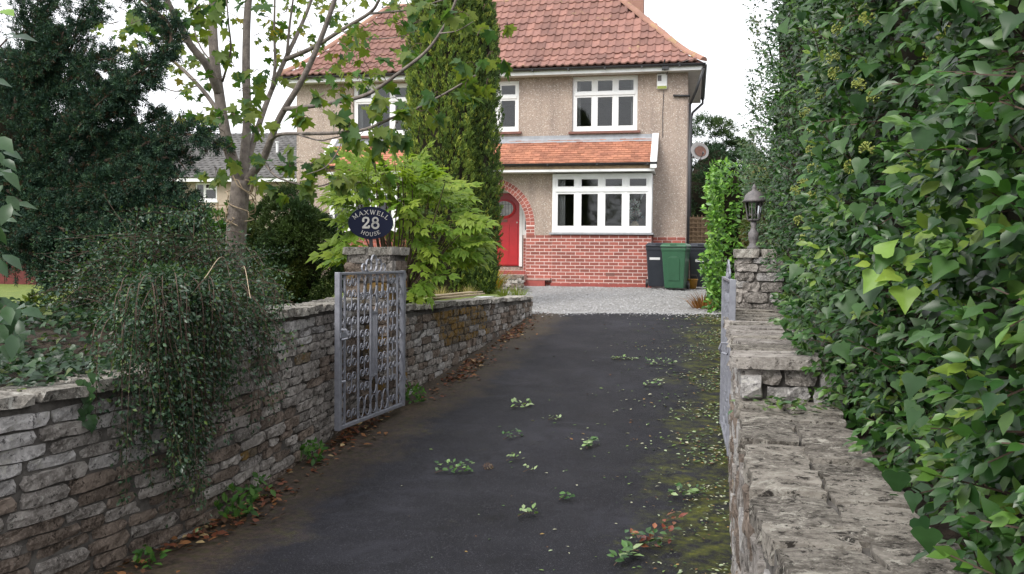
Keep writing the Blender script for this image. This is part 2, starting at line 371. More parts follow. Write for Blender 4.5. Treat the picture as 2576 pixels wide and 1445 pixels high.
def lumps(n, c, r, k, lr, zmin=None, up=.0, rr=None):
    """leaf points on the outside of k lumps that sit round an ellipsoid"""
    c = np.array(c); r = np.array(r); L = rdir(k); 
    lc = c + L * r * rng.uniform(.72, .95, (k, 1)); lrad = lr * rng.uniform(.7, 1.3, k)
    i = rng.integers(0, k, n); d = nrmz(rdir(n) + L[i] * .9 + np.array([0, 0, up]))
    P = lc[i] + d * lrad[i][:, None] * rng.uniform(.75, 1.05, (n, 1))
    if zmin is not None:
        ok = P[:, 2] > zmin; P, d, i = P[ok], d[ok], i[ok]
    return P, d, i
def core(name, c, r, parent, mat, seed=1, lump=.18, zmin=None):  # lumpy solid mass filling a plant, added to block light
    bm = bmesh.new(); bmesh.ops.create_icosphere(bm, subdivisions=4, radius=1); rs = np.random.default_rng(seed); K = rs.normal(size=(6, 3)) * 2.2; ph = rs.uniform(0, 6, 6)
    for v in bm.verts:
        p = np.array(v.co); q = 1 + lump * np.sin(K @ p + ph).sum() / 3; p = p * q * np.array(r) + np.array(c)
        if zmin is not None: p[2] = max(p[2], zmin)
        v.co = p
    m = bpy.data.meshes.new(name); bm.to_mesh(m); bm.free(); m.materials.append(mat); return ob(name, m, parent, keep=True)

# ------------------------------------------------------------------ the ground
def interp(Y, xs, ys): return float(np.interp(Y, xs, ys))
GY, GZ = [-5, 4.5, 7, 8.15, 10, 14, 20.8, 24], [0, 0, .09, .16, .34, .72, .92, .93]
def gz(Y): return interp(Y, GY, GZ)
LY, LX = [-4, .5, 1.8, 2.6, 3.9, 4.5, 5.27, 7.3, 7.95, 8.5, 14, 14.3], [-9, -5.6, -3.7, -2.95, -2.24, -2.02, -1.74, -1.46, -1.40, -1.0, .33, .4]
RY, RX = [-4, .2, .9, 1.5, 1.9, 2.6, 4.06, 7.8, 14.4], [3.5, 1.15, .72, .56, .53, .67, 1.04, 1.90, 3.45]
def lx(Y): return interp(Y, LY, LX)
def rx(Y): return interp(Y, RY, RX)
def sheet(name, rows, cols, mat, fn, uv=False, smooth=True):
    v, f, uvs = [], [], []
    for Y in rows:
        for c in cols: v.append(fn(c, Y)); uvs.append((c, Y))
    k = len(cols)
    f = [(i * k + j, i * k + j + 1, (i + 1) * k + j + 1, (i + 1) * k + j) for i in range(len(rows) - 1) for j in range(k - 1)]
    m = mesh(name, v, f, mat, smooth)
    if uv:
        l = m.uv_layers.new(name='UVMap'); idx = np.zeros(len(m.loops), np.int32); m.loops.foreach_get('vertex_index', idx)
        l.data.foreach_set('uv', np.array(uvs, np.float32)[idx].ravel())
    return tag(ob(name, m), kind='structure')
sheet('ground', [-300, -30, -6, 0, 30, 120, 500], [-300, -60, -15, 0, 15, 60, 300], M['ground'], lambda c, Y: (c, Y, -.12))
sheet('road', [-14, -8, -4, -2], [-40, -10, 0, 10, 40], M['road'], lambda c, Y: (c, Y, -.012))
def drv(c, Y):
    a, b = lx(Y) - .12, rx(Y) + .10
    Y2 = Y + (c * .4 + .05 * math.sin(c * 23) + .04 * math.sin(c * 61 + 1) + .03 * math.sin(c * 97) if Y > 13.8 else (c * .4 if Y > 13.6 else 0))
    return (a + (b - a) * c, Y2, gz(Y2) + .012 * math.sin(c * 3.1) + .004 * math.sin(Y * 2.3 + c * 5))
sheet('driveway', list(np.arange(-3.5, 13.7, .25)) + [13.7, 13.95], list(np.linspace(0, 1, 41)), M['asphalt'], drv, uv=True)
sheet('gravel_forecourt', list(np.linspace(13.7, 27, 40)), list(np.linspace(-2.5, 9, 40)), M['gravel'],
      lambda c, Y: (c, Y, gz(Y) - .012 + .012 * math.sin(c * 4 + Y * 3) * math.sin(Y * 5 - c * 2)))
def ledge(Y): return interp(Y, [-4, 8.5, 14, 14.4, 18, 20.3, 22.5, 40, 100], [-9, -1.35, .0, .2, .05, -.75, -1.2, -2, -2])
def lawn(c, Y):
    e = lx(Y) - .28 if Y < 8.3 else ledge(Y) - (.02 if Y > 14 else .0); x = e - c ** 2 * 70
    zt = interp(Y, [2, 5.2, 5.6, 8.5, 14, 18, 24, 60], [.85, .88, 1.05, 1.08, .97, .97, .97, 1.0]); fade = min(1, (c ** 2 * 70) / .35)
    zz = zt + .02 * math.sin(x * 2.1 + Y)
    if Y > 14.05: zz = (gz(Y) - .03) * (1 - fade) + zz * fade
    return (x, Y, zz)
sheet('lawn', list(np.arange(.5, 24, .35)) + [26, 30, 40, 60, 90], list(np.linspace(0, 1, 40)), M['grass'], lawn)
def bed(c, Y):
    return (lx(Y) - .26 - c, Y, interp(Y, [2, 5.2, 5.6, 8.5], [.87, .90, 1.07, 1.10]) + .02 + .03 * math.sin(c * 5 + Y * 4) - (.12 if c > 2.2 else 0))
sheet('planting_bed', list(np.arange(1.5, 8.6, .3)), [0, .3, .6, 1, 1.4, 1.8, 2.1, 2.4], M['soil'], bed)
sheet('hedge_bank', [-3, -1, .5, 1.2, 2, 3, 4, 6, 7.6, 8, 9, 10, 11, 12, 13, 14, 20, 30, 50, 90], [0, .3, .6, 1, 3, 10, 30, 70], M['soil'],
      lambda c, Y: (rx(Y) + (.3 if Y < 7.7 else -.04) + c + (0 if Y < 14 else min(3, .3 * (Y - 14))), Y, (gz(Y) - .03) if (c == 0 and Y > 7.7) else .8 + min(.12, c * .2) + .03 * math.sin(3 * c + Y * 2)))

# ------------------------------------------------------------------ stone walls
def rough_box(seed, nx=4, ny=1, nz=2, j=.07, rnd_=.12):
    r = random.Random(seed); idx, v, f = {}, [], []
    def vid(i, k, l):
        key = (i, k, l)
        if key not in idx:
            p = [i / nx - .5, k / ny - .5, l / nz - .5]; e = sum([i in (0, nx), k in (0, ny), l in (0, nz)])
            s = 1 - (rnd_ * (e - 1) * .5 if e > 1 else 0)
            p = [p[0] * (s if True else 1) + r.uniform(-j, j) * .5, p[1] * s + r.uniform(-j, j), p[2] * (s - .02) + r.uniform(-j, j) * .9]
            idx[key] = len(v); v.append(p)
        return idx[key]
    for a in range(nx):
        for c in range(nz):
            f.append((vid(a, 0, c), vid(a + 1, 0, c), vid(a + 1, 0, c + 1), vid(a, 0, c + 1)))
            f.append((vid(a + 1, ny, c), vid(a, ny, c), vid(a, ny, c + 1), vid(a + 1, ny, c + 1)))
        for b in range(ny):
            f.append((vid(a, b, nz), vid(a + 1, b, nz), vid(a + 1, b + 1, nz), vid(a, b + 1, nz)))
            f.append((vid(a + 1, b, 0), vid(a, b, 0), vid(a, b + 1, 0), vid(a + 1, b + 1, 0)))
    for b in range(ny):
        for c in range(nz):
            f.append((vid(0, b + 1, c), vid(0, b, c), vid(0, b, c + 1), vid(0, b + 1, c + 1)))
            f.append((vid(nx, b, c), vid(nx, b + 1, c), vid(nx, b + 1, c + 1), vid(nx, b, c + 1)))
    return v, f
STONES = {}
def stone_mesh(matk, kind):
    k = (matk, kind, random.randrange(10))
    if k not in STONES:
        if kind == 'face': v, f = rough_box(hash(k[2]) + 3, 4, 1, 2, .075, .13)
        else: v, f = rough_box(hash(k[2]) + 40, 4, 3, 1, .055, .10)
        STONES[k] = mesh('stone', v, f, M[matk])
    return STONES[k]
class Path:
    def __init__(s, pts):
        s.p = np.array(pts, float); d = np.linalg.norm(np.diff(s.p, axis=0), axis=1); s.s = np.concatenate([[0], np.cumsum(d)]); s.L = s.s[-1]
    def at(s, t): return np.array([np.interp(t, s.s, s.p[:, 0]), np.interp(t, s.s, s.p[:, 1])])
    def tan(s, t):
        d = s.at(min(t + .12, s.L)) - s.at(max(t - .12, 0)); return d / np.linalg.norm(d)
def stone_face(parent, path, side, z0f, z1f, hs=(.062, .09), ls=(.13, .34), mats=('stone',), matf=None, depth=.1, zstart=-.1, zend=1.7, slope=0.0):
    """courses of single stones along a path; side = +1 when the face looks to the right of the path direction"""
    z = zstart; n = 0
    while z < zend:
        h = random.uniform(*hs); s = -random.uniform(0, .15)
        while s < path.L - .02:
            l = random.uniform(*ls)
            if path.L - (s + l) < .09: l = path.L - s
            a, b = max(s, 0), min(s + l, path.L); m_ = (a + b) / 2
            p = path.at(m_); zc = z + h / 2 + slope * (m_)
            if b - a > .05 and zc + h * .5 > z0f(p) + .005 and zc + h * .35 < z1f(m_, p):
                t = path.tan(m_); nn = np.array([t[1], -t[0]]) * side; ang = math.atan2(t[1], t[0]) + (0 if side > 0 else math.pi)
                c = p - nn * (depth / 2 + random.uniform(-.010, .010))
                mk = matf(m_, p, zc) if matf else random.choice(mats)
                ob('stone', stone_mesh(mk, 'face'), parent, (c[0], c[1], zc), (random.uniform(-.03, .03), random.uniform(-.02, .02), ang + random.uniform(-.03, .03)), (b - a - .004, depth, h - .003), keep=True); n += 1
            s += l
        z += h
    return n
def wall_body(parent, path, side, z1f, thick, zb=-.1, inset=.016, n=40, top=.0, name='mortar'):
    v, f = [], []
    for i in range(n + 1):
        t = path.L * i / n; p = path.at(t); tt = path.tan(t); nn = np.array([tt[1], -tt[0]]) * side; z1 = z1f(t, p) + top
        a = p - nn * inset; b = p - nn * (thick - .02)
        v += [(a[0], a[1], zb), (a[0], a[1], z1), (b[0], b[1], z1), (b[0], b[1], zb)]
    for i in range(n):
        for j in range(4): f.append((i * 4 + j, i * 4 + (j + 1) % 4, i * 4 + 4 + (j + 1) % 4, i * 4 + 4 + j))
    f += [(0, 1, 2, 3), (n * 4 + 3, n * 4 + 2, n * 4 + 1, n * 4)]
    return ob(name, mesh(name, v, f, M['mortar']), parent, keep=True)
def coping(parent, path, side, zf, width, over=.03, h=.06, ls=(.22, .5), mats=('coping',), rows=1, jag=.02, s0=0, s1=None, name='coping_stone', gap=.004):
    s1 = s1 or path.L
    for r in range(rows):
        s = s0 - (random.uniform(0, .2) if rows > 1 else 0)
        while s < s1 - .03:
            l = random.uniform(*ls)
            if s1 - (s + l) < .12: l = s1 - s
            a, b = max(s, s0), min(s + l, s1); m_ = (a + b) / 2; p = path.at(m_); t = path.tan(m_); nn = np.array([t[1], -t[0]]) * side
            if b - a > .04:
                wd = (width + over) / rows; c = p + nn * (over - wd * (r + .5) + random.uniform(-jag, jag)); hh = h * random.uniform(.8, 1.15)
                ob(name, stone_mesh(random.choice(mats), 'slab'), parent, (c[0], c[1], zf(m_, p) + hh / 2 + .002), (random.uniform(-.025, .025), random.uniform(-.025, .025), math.atan2(t[1], t[0]) + random.uniform(-.05, .05)),
                   (b - a - gap, wd - .003, hh), keep=True)
            s += l
def pier(parent, c, wd, rz, z0, z1, mats, cap_h=.075, h=(.075, .13)):
    ca, sa = math.cos(rz), math.sin(rz)
    cor = [np.array(c) + np.array([ca * x - sa * y, sa * x + ca * y]) for x, y in ((-wd / 2, -wd / 2), (wd / 2, -wd / 2), (wd / 2, wd / 2), (-wd / 2, wd / 2))]
    for i in range(4):
        if i == 2: continue
        stone_face(parent, Path([cor[i], cor[(i + 1) % 4]]), 1, lambda p: z0, lambda m_, p: z1 + .03, h, (.12, .28), mats, None, .11, z0, z1)
    mb = MB(); k = .5 - .02 / wd
    b = [np.array(c) + np.array([ca * x - sa * y, sa * x + ca * y]) * wd * 2 * k / 2 * 2 for x, y in ((-.5, -.5), (.5, -.5), (.5, .5), (-.5, .5))]
    mb.add([(q[0], q[1], z0) for q in b] + [(q[0], q[1], z1) for q in b], [(3, 2, 1, 0), (4, 5, 6, 7)] + [(i, (i + 1) % 4, 4 + (i + 1) % 4, 4 + i) for i in range(4)])
    mb.ob('pier_mortar', M['mortar'], parent, keep=True)
    for sx in (-.5, .5):
        for sy in (-.5, .5):
            q = np.array([sx, sy]) * (wd + .05) / 2; q = np.array(c) + np.array([ca * q[0] - sa * q[1], sa * q[0] + ca * q[1]])
            ob('cap_stone', stone_mesh('coping', 'slab'), parent, (q[0], q[1], z1 + cap_h / 2), (random.uniform(-.02, .02), random.uniform(-.02, .02), rz), ((wd + .05) / 2 - .004, (wd + .05) / 2 - .004, cap_h * random.uniform(.95, 1.1)), keep=True)

def gp(p): return gz(p[1]) - .02
# front wall on the left: low splayed part, then the high part up to the gate pier
pf = Path(smooth_path([(-4.4, 1.25), (-3.7, 1.8), (-2.95, 2.6), (-2.24, 3.9), (-2.02, 4.5), (-1.74, 5.27), (-1.58, 6.3), (-1.46, 7.3), (-1.39, 8.15)], 4))
sstep = float(np.interp(5.45, pf.at(0)[1:] if False else [pf.at(t)[1] for t in np.linspace(0, pf.L, 200)], np.linspace(0, pf.L, 200)))
zt_left = lambda m_, p: (.91 if m_ < sstep else 1.16)
wl = thing('stone_wall', 'curved stone garden wall with gate pier, shrub spilling over it, left of the drive', 'wall', (-1.8, 5, 0))
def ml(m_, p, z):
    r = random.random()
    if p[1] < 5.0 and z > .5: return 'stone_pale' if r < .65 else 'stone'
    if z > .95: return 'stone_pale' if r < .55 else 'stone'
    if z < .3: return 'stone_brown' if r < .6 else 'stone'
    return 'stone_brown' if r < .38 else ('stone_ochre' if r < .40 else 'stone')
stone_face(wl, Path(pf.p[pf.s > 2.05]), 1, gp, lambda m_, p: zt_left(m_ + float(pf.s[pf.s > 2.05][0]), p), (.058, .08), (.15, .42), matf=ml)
wall_body(wl, pf, 1, zt_left, .3, n=120)
coping(wl, pf, 1, zt_left, .3, .03, .06, (.3, .6), ('coping',), 1, .02, 1.6, sstep)
coping(wl, pf, 1, zt_left, .3, .03, .06, (.16, .34), ('coping',), 1, .015, sstep)
pier(wl, (-1.285, 8.40), .46, rad(-13.2), .1, 1.615, ('stone', 'stone_brown', 'stone', 'stone_ochre', 'stone_brown'))
# retaining wall beyond the gate
pd = Path([(-1.06, 8.62), (-.65, 10.2), (-.2, 11.9), (.33, 14.0)])
zt_d = lambda m_, p: interp(m_, [0, pd.L], [1.07, .95])
wd_ = thing('retaining_wall', 'low stone retaining wall with orange lichen running up the drive behind the open gate', 'wall', (-.4, 11, .3))
def mdw(m_, p, z):
    r = random.random()
    if 1.1 < m_ + (z - .8) < 2.9 and z > .60 and r < .85: return 'stone_ochre'
    return 'stone_brown' if r < .35 else ('stone_pale' if r < .47 else 'stone')
stone_face(wd_, pd, 1, gp, zt_d, (.07, .095), (.12, .30), matf=mdw, zstart=.1, zend=1.2)
stone_face(wd_, Path([(.33, 14.0), (.05, 14.07)]), 1, gp, lambda m_, p: .95, (.07, .095), (.1, .2), ('stone', 'stone_pale'), zstart=.65, zend=1.2)
wall_body(wd_, pd, 1, zt_d, .3, zb=.0, n=30)
coping(wd_, pd, 1, zt_d, .3, .03, .055, (.25, .6), ('coping',), 1, .02)
# wall on the right
pr = Path(smooth_path([(1.6, -.4), (1.15, .2), (.72, .9), (.60, 1.5), (.575, 1.9), (.70, 2.6), (1.04, 4.06), (1.48, 5.95), (1.90, 7.8)], 4))
ys = [pr.at(t)[1] for t in np.linspace(0, pr.L, 200)]; srs = float(np.interp(4.1, ys, np.linspace(0, pr.L, 200)))
wr = thing('boundary_wall', 'stepped stone wall with broad flat top and lantern pier below the tall hedge', 'wall', (1.2, 4, 0))
zr_lo = lambda m_, p: .90
zr = lambda m_, p: (.90 if m_ < srs else 1.105)
i0 = pr.s > 1.6
stone_face(wr, Path(pr.p[i0]), -1, gp, lambda m_, p: zr(m_ + float(pr.s[i0][0]), p) + .02, (.075, .11), (.15, .36), ('stone', 'stone_brown', 'stone_pale'))
wall_body(wr, Path(pr.p[pr.s <= srs]), -1, lambda m_, p: .942, .42, n=60)
wall_body(wr, Path([pr.at(srs), pr.at(srs + 2), (1.90, 7.8)]), -1, lambda m_, p: 1.148, .46, n=20)
tq = pr.tan(srs); nq = np.array([tq[1], -tq[0]]); e0 = pr.at(srs) - tq * .045
stone_face(wr, Path([e0, e0 + nq * .5]), 1, lambda p: .9, lambda m_, p: 1.17, (.078, .086), (.14, .26), ('stone_pale', 'stone'), depth=.12, zstart=.945, zend=1.12)
coping(wr, pr, -1, zr_lo, .42, .005, .06, (.14, .36), ('coping_pale',), 2, .012, 1.2, srs - .0, name='paving_stone', gap=.012)
coping(wr, pr, -1, lambda m_, p: 1.105, .46, .03, .065, (.14, .30), ('coping_pale', 'coping_pale', 'stone'), 1, .015, srs - .075, pr.L - .02)
pier(wr, (2.235, 8.02), .42, rad(-13.2), .3, 1.62, ('stone', 'stone_pale', 'stone'), h=(.06, .11))

# ------------------------------------------------------------------ the house
HTH = rad(11.5)
house = thing('detached_house', 'two storey pebbledashed house with red hipped tile roof and red brick bay', 'house', (-5.824, 23.953, 0), -HTH)
def hpart(mb, name, mat, parent=None, **k): return mb.ob(name, M[mat], parent or house, **k)
def wallgrid(mb, x0, x1, z0, z1, y0, y1, holes):
    xs = sorted({x0, x1, *[h[0] for h in holes], *[h[1] for h in holes]}); zs = sorted({z0, z1, *[h[2] for h in holes], *[h[3] for h in holes]})
    for i in range(len(xs) - 1):
        for j in range(len(zs) - 1):
            cx, cz = (xs[i] + xs[i + 1]) / 2, (zs[j] + zs[j + 1]) / 2
            if any(h[0] < cx < h[1] and h[2] < cz < h[3] for h in holes): continue
            for y, fl in ((y0, 0), (y1, 1)):
                q = [(xs[i], y, zs[j]), (xs[i + 1], y, zs[j]), (xs[i + 1], y, zs[j + 1]), (xs[i], y, zs[j + 1])]
                mb.add(q, [(0, 1, 2, 3) if not fl else (3, 2, 1, 0)])
    for h in holes:
        a, b, c, d = h
        mb.add([(a, y0, c), (b, y0, c), (b, y1, c), (a, y1, c), (a, y0, d), (b, y0, d), (b, y1, d), (a, y1, d)], [(0, 1, 2, 3), (7, 6, 5, 4), (0, 3, 7, 4), (2, 1, 5, 6)])
UP = [(7.45, 9.08, 4.79, 6.17), (4.98, 6.08, 4.82, 6.12), (1.6, 3.23, 4.79, 6.15)]
mb = MB()
wallgrid(mb, 0, 10.3, 3.9, 6.3, 0, .28, UP)
wallgrid(mb, 6.62, 10.3, .7, 3.9, 0, .28, [(7.1, 9.4, 2.3, 3.6)]); wallgrid(mb, 0, 4.2, .7, 3.9, 0, .28, [(1.3, 3.5, 2.3, 3.6)])
mb.add([(0, 0, .7), (0, 4, .7), (0, 4, 6.3), (0, 0, 6.3)], [(3, 2, 1, 0)]); mb.add([(10.3, 0, .7), (10.3, 4, .7), (10.3, 4, 6.3), (10.3, 0, 6.3)], [(0, 1, 2, 3)])
mb.add([(0, 4, .7), (10.3, 4, .7), (10.3, 4, 6.3), (0, 4, 6.3)], [(3, 2, 1, 0)])
hpart(mb, 'wall', 'dash')
mb = MB()   # floors, ceilings and inner walls of the rooms
for z in (1.2, 3.75, 6.28): mb.add([(.02, .29, z), (10.28, .29, z), (10.28, 3.98, z), (.02, 3.98, z)], [(0, 1, 2, 3)])
for x in (4.15, 6.65): mb.add([(x, .29, 1.2), (x, 3.98, 1.2), (x, 3.98, 6.28), (x, .29, 6.28)], [(0, 1, 2, 3)])
mb.add([(.02, 3.96, 1.2), (10.28, 3.96, 1.2), (10.28, 3.96, 6.28), (.02, 3.96, 6.28)], [(0, 1, 2, 3)])
hpart(mb, 'room_partition', 'room')

def window(x0, x1, z0, z1, y, cols, split, yd=.07, fr=.065, parent=house, sill=True, inner=.045):
    """white casement window: frame, mullions, small fanlights over tall lights, each with a sash and a pane"""
    mb = MB(); mb.box(x0, x1, y, y + yd, z0, z0 + fr + .03); mb.box(x0, x1, y, y + yd, z1 - fr, z1)
    mb.box(x0, x0 + fr, y + .002, y + yd - .002, z0 + fr + .03, z1 - fr); mb.box(x1 - fr, x1, y + .002, y + yd - .002, z0 + fr + .03, z1 - fr)
    wd = (x1 - x0 - fr) / cols; zs = z0 + (z1 - z0) * split
    for i in range(1, cols): mb.box(x0 + fr / 2 + wd * i - fr / 2, x0 + fr / 2 + wd * i + fr / 2, y + .004, y + yd - .004, z0 + fr + .03, z1 - fr)
    mb.box(x0 + fr, x1 - fr, y - .012, y + yd - .006, zs - fr / 2, zs + fr / 2)
    wn = mb.ob('window', M['white'], parent, bevel=.006)
    for i in range(cols):
        a, b = x0 + fr + wd * i + (.0 if i == 0 else 0), x0 + wd * (i + 1)
        for c, d in ((z0 + fr + .03, zs - fr / 2), (zs + fr / 2, z1 - fr)):
            s = MB(); k = inner
            s.box(a, b, y + .012, y + .05, c, c + k); s.box(a, b, y + .012, y + .05, d - k, d); s.box(a, a + k, y + .013, y + .049, c + k, d - k); s.box(b - k, b, y + .013, y + .049, c + k, d - k)
            s.ob('sash', M['white'], wn)
            g = MB(); g.box(a + k, b - k, y + .028, y + .034, c + k, d - k); g.ob('pane', M['glass'], wn)
    if sill:
        s = MB(); s.poly([(0, 0)], 0, 0) if False else s.box(x0 - .08, x1 + .08, y - .14, y + .02, z0 - .06, z0 - .004); s.ob('sill', M['sillred'], wn)
    return wn
window(*UP[0], .06, 3, .68); window(*UP[1], .06, 2, .68); window(*UP[2], .06, 3, .68)
for a, b in ((7.47, 7.62), (8.9, 9.06), (5.0, 5.1), (5.95, 6.06), (1.62, 1.75), (3.05, 3.2)):
    mb = MB(); n = 7
    for i in range(n): mb.box(a + (b - a) * i / n, a + (b - a) * (i + .9) / n, .33 + .02 * (i % 2), .36 + .02 * (i % 2), 4.7, 6.2)
    hpart(mb, 'curtain', 'curtain')

# bay windows, brick below
BR_L, BR_H = .235, .0833
brick_m = MB().box(-.1125, .1125, 0, .05, -.0345, .0345).mesh('brick', M['brick'])
half_m = MB().box(-.052, .052, 0, .05, -.0345, .0345).mesh('brick', M['brick'])
plinth = ob('brick_plinth', MB().box(7.062, 9.488, -.595, -.004, .72, 2.17).mesh('brick_plinth', M['pointing']), house)
def bricks(x0, x1, z0, z1, y, parent, rot=0, objs=True, acc=None, skip=None, hx=None):
    """stretcher bond; bricks stand 12 mm proud of the pointing behind"""
    r = 0; z = z0
    while z + BR_H <= z1 + .03:
        x = x0 - (BR_L / 2 if r % 2 else 0)
        while x < x1 - .02:
            a, b = max(x, x0), min(x + BR_L, x1)
            if b - a > .05 and not (skip and skip((a + b) / 2, z + BR_H / 2)):
                c, l = (a + b) / 2, b - a - .014
                if objs:
                    o = ob('brick', brick_m, parent, (c, y, z + BR_H / 2) if not rot else (y, -c, z + BR_H / 2), (0, 0, rot), (l / .225, 1, random.uniform(.97, 1.0)))
                else: acc.box(c - l / 2, c + l / 2, y, y + .03, z + .005, z + BR_H - .005)
            x += BR_L
        z += BR_H; r += 1
bricks(7.06, 9.49, .93, 2.19, -.60, plinth)
mb = MB(); mb.box(7.0, 9.535, -.66, .0, 2.19, 2.235); hpart(mb, 'bay_sill', 'lead')
mb = MB(); mb.box(7.04, 9.51, -.63, -.6, .7, .98)
hpart(mb, 'plinth_course', 'redpaint')
mb = MB(); mb.box(7.5 + .9, 7.5 + 1.12, -.607, -.60, 1.18, 1.255); mb.ob('air_brick', M['sillred'], plinth)
window(7.06, 9.49, 2.237, 3.68, -.60, 4, .72, parent=house, sill=False, fr=.085, inner=.05)
mb = MB(); mb.box(9.425, 9.488, -.527, -.002, 2.237, 2.33); mb.box(9.425, 9.488, -.527, -.002, 3.57, 3.68); mb.box(9.426, 9.487, -.06, -.004, 2.33, 3.57); mb.box(7.062, 7.12, -.527, -.002, 2.237, 3.68)
hpart(mb, 'bay_side_frame', 'white')
mb = MB(); mb.box(9.455, 9.46, -.527, -.06, 2.33, 3.57); hpart(mb, 'pane', 'glass')
mb = MB(); mb.box(7.1, 9.45, -.52, .0, 2.18, 2.20); hpart(mb, 'inner_sill', 'offwhite')
mb = MB(); mb.box(7.13, 9.42, -.52, .28, 3.68, 3.72); hpart(mb, 'bay_ceiling', 'room')
for a, b in ((7.14, 7.36),):
    mb = MB(); 
    for i in range(9): mb.box(a + (b - a) * i / 9, a + (b - a) * (i + .92) / 9, -.44 + .02 * (i % 2), -.41 + .02 * (i % 2), 2.24, 3.64)
    hpart(mb, 'curtain', 'curtain')
# left bay, mostly behind the shrubs
acc = MB(); bricks(1.2, 3.6, .93, 2.19, -.60, None, objs=False, acc=acc)
hpart(MB().box(1.202, 3.598, -.588, -.004, .72, 2.17), 'brick_plinth', 'pointing'); tag(hpart(acc, 'bay_brickwork', 'brick'), kind='stuff')
window(1.2, 3.6, 2.237, 3.68, -.60, 4, .72, sill=True, fr=.085, inner=.05)
hpart(MB().box(1.202, 1.26, -.527, -.002, 2.237, 3.68).box(3.54, 3.598, -.527, -.002, 2.237, 3.68), 'bay_side_frame', 'white')
hpart(MB().box(1.22, 3.58, -.5, .28, 3.68, 3.72), 'bay_ceiling', 'room')

# arched porch between the bays
AX, AZ, RI, RO, AY = 5.40, 2.42, .98, 1.20, -.45
def ring(mb, y0, y1, x0, x1, z0, z1):
    n = 24
    arc = [(AX + RO * math.cos(math.pi * i / n), AZ + RO * math.sin(math.pi * i / n)) for i in range(n + 1)]
    for i in range(n):
        (xa, za), (xb, zb) = arc[i], arc[i + 1]
        mb.add([(xa, y0, za), (xa, y0, z1), (xb, y0, z1), (xb, y0, zb)], [(0, 1, 2, 3)])
    mb.add([(x1, y0, 2.15), (x1, y0, z1), (AX + RO, y0, z1), (AX + RO, y0, 2.15)], [(0, 1, 2, 3)])
    mb.add([(x0, y0, 2.15), (AX - RO, y0, 2.15), (AX - RO, y0, z1), (x0, y0, z1)], [(0, 1, 2, 3)])
mb = MB(); ring(mb, AY, AY, 3.62, 7.055, 2.15, 3.85); hpart(mb, 'porch_wall', 'dash')
arch = MB(); n = 24        # white pointing ring and piers behind the bricks
pts_o = [(AX + (RO + .0) * math.cos(math.pi * i / n), AZ + (RO + .0) * math.sin(math.pi * i / n)) for i in range(n + 1)]
pts_i = [(AX + RI * math.cos(math.pi * i / n), AZ + RI * math.sin(math.pi * i / n)) for i in range(n + 1)]
for i in range(n):
    q = [pts_i[i], pts_o[i], pts_o[i + 1], pts_i[i + 1]]
    arch.add([(x, AY - .004, z) for x, z in q] + [(x, AY + .22, z) for x, z in q], [(0, 1, 2, 3), (3, 2, 6, 7), (0, 3, 7, 4)])
arch.box(AX + RI, 7.055, AY - .004, AY + .22, .7, 2.148); arch.box(3.62, AX - RI, AY - .004, AY + .22, .7, 2.148)
arch.box(AX + RI, AX + RO, AY - .003, AY + .218, 2.148, AZ); arch.box(AX - RO, AX - RI, AY - .003, AY + .218, 2.148, AZ)
arch_o = hpart(arch, 'brick_arch', 'pointing')
for k, (ra, rb) in enumerate(((RI, (RI + RO) / 2), ((RI + RO) / 2, RO))):
    nb = 40 if k else 36
    vm = None
    for i in range(nb):
        a0 = math.pi * (i + .06) / nb; a1 = math.pi * (i + .94) / nb; am = (a0 + a1) / 2
        if vm is None:
            da = (a1 - a0) / 2; q = [(ra + .004, -da), (rb - .004, -da), (rb - .004, da), (ra + .004, da)]
            vm = MB().poly([(r * math.cos(t), r * math.sin(t)) for r, t in q], 0, .05).mesh('brick', M['brick'])
        ob('brick', vm, arch_o, (AX, AY - .008, AZ), (0, -am, 0))
bricks(AX + RI, 7.06, .93, 2.15, AY - .008, arch_o); bricks(AX + RI, AX + RO, 2.15, AZ, AY - .008, arch_o)
acc = MB(); bricks(3.62, AX - RI, .93, 2.15, AY - .008, None, objs=False, acc=acc); tag(hpart(acc, 'pier_brickwork', 'brick'), kind='stuff')
# porch inside: back wall, door, sidelight, floor
PB = .30
mb = MB(); wallgrid(mb, 4.2, 6.64, 1.2, 3.8, PB + .06, PB + .2, [(5.18, 6.12, 1.38, 3.42), (6.16, 6.5, 2.2, 3.3), (4.6, 5.14, 2.2, 3.3)])
mb.add([(AX + RI + .02, AY + .2, 1.2), (AX + RI + .02, PB + .06, 1.2), (AX + RI + .02, PB + .06, 3.8), (AX + RI + .02, AY + .2, 3.8)], [(0, 1, 2, 3)])
mb.add([(AX - RI - .02, AY + .2, 1.2), (AX - RI - .02, PB + .06, 1.2), (AX - RI - .02, PB + .06, 3.8), (AX - RI - .02, AY + .2, 3.8)], [(3, 2, 1, 0)])
mb.add([(4.2, AY + .2, 3.7), (6.64, AY + .2, 3.7), (6.64, PB + .06, 3.7), (4.2, PB + .06, 3.7)], [(0, 1, 2, 3)])
hpart(mb, 'porch_lining', 'dash')
pbk = hpart(MB().box(6.17, AX + RI + .01, PB + .012, PB + .055, 1.28, 2.2), 'porch_brickwork', 'pointing')
bricks(6.17, AX + RI + .01, 1.285, 2.17, PB, pbk)
door = hpart(MB().poly([(5.24, 1.40), (6.06, 1.40), (6.06, 3.16), (5.96, 3.28), (5.34, 3.28), (5.24, 3.16)], PB + .02, PB + .07), 'front_door', 'reddoor', bevel=.004)
mb = MB()
for x in (5.30, 5.52, 5.76, 5.98): mb.box(x - .004, x + .030, PB + .008, PB + .021, 1.62, 2.45)
mb.box(5.285, 6.02, PB + .009, PB + .021, 1.43, 1.62); mb.box(5.285, 6.02, PB + .0085, PB + .0205, 2.45, 2.52); mb.ob('door_moulding', M['reddoor'], door)
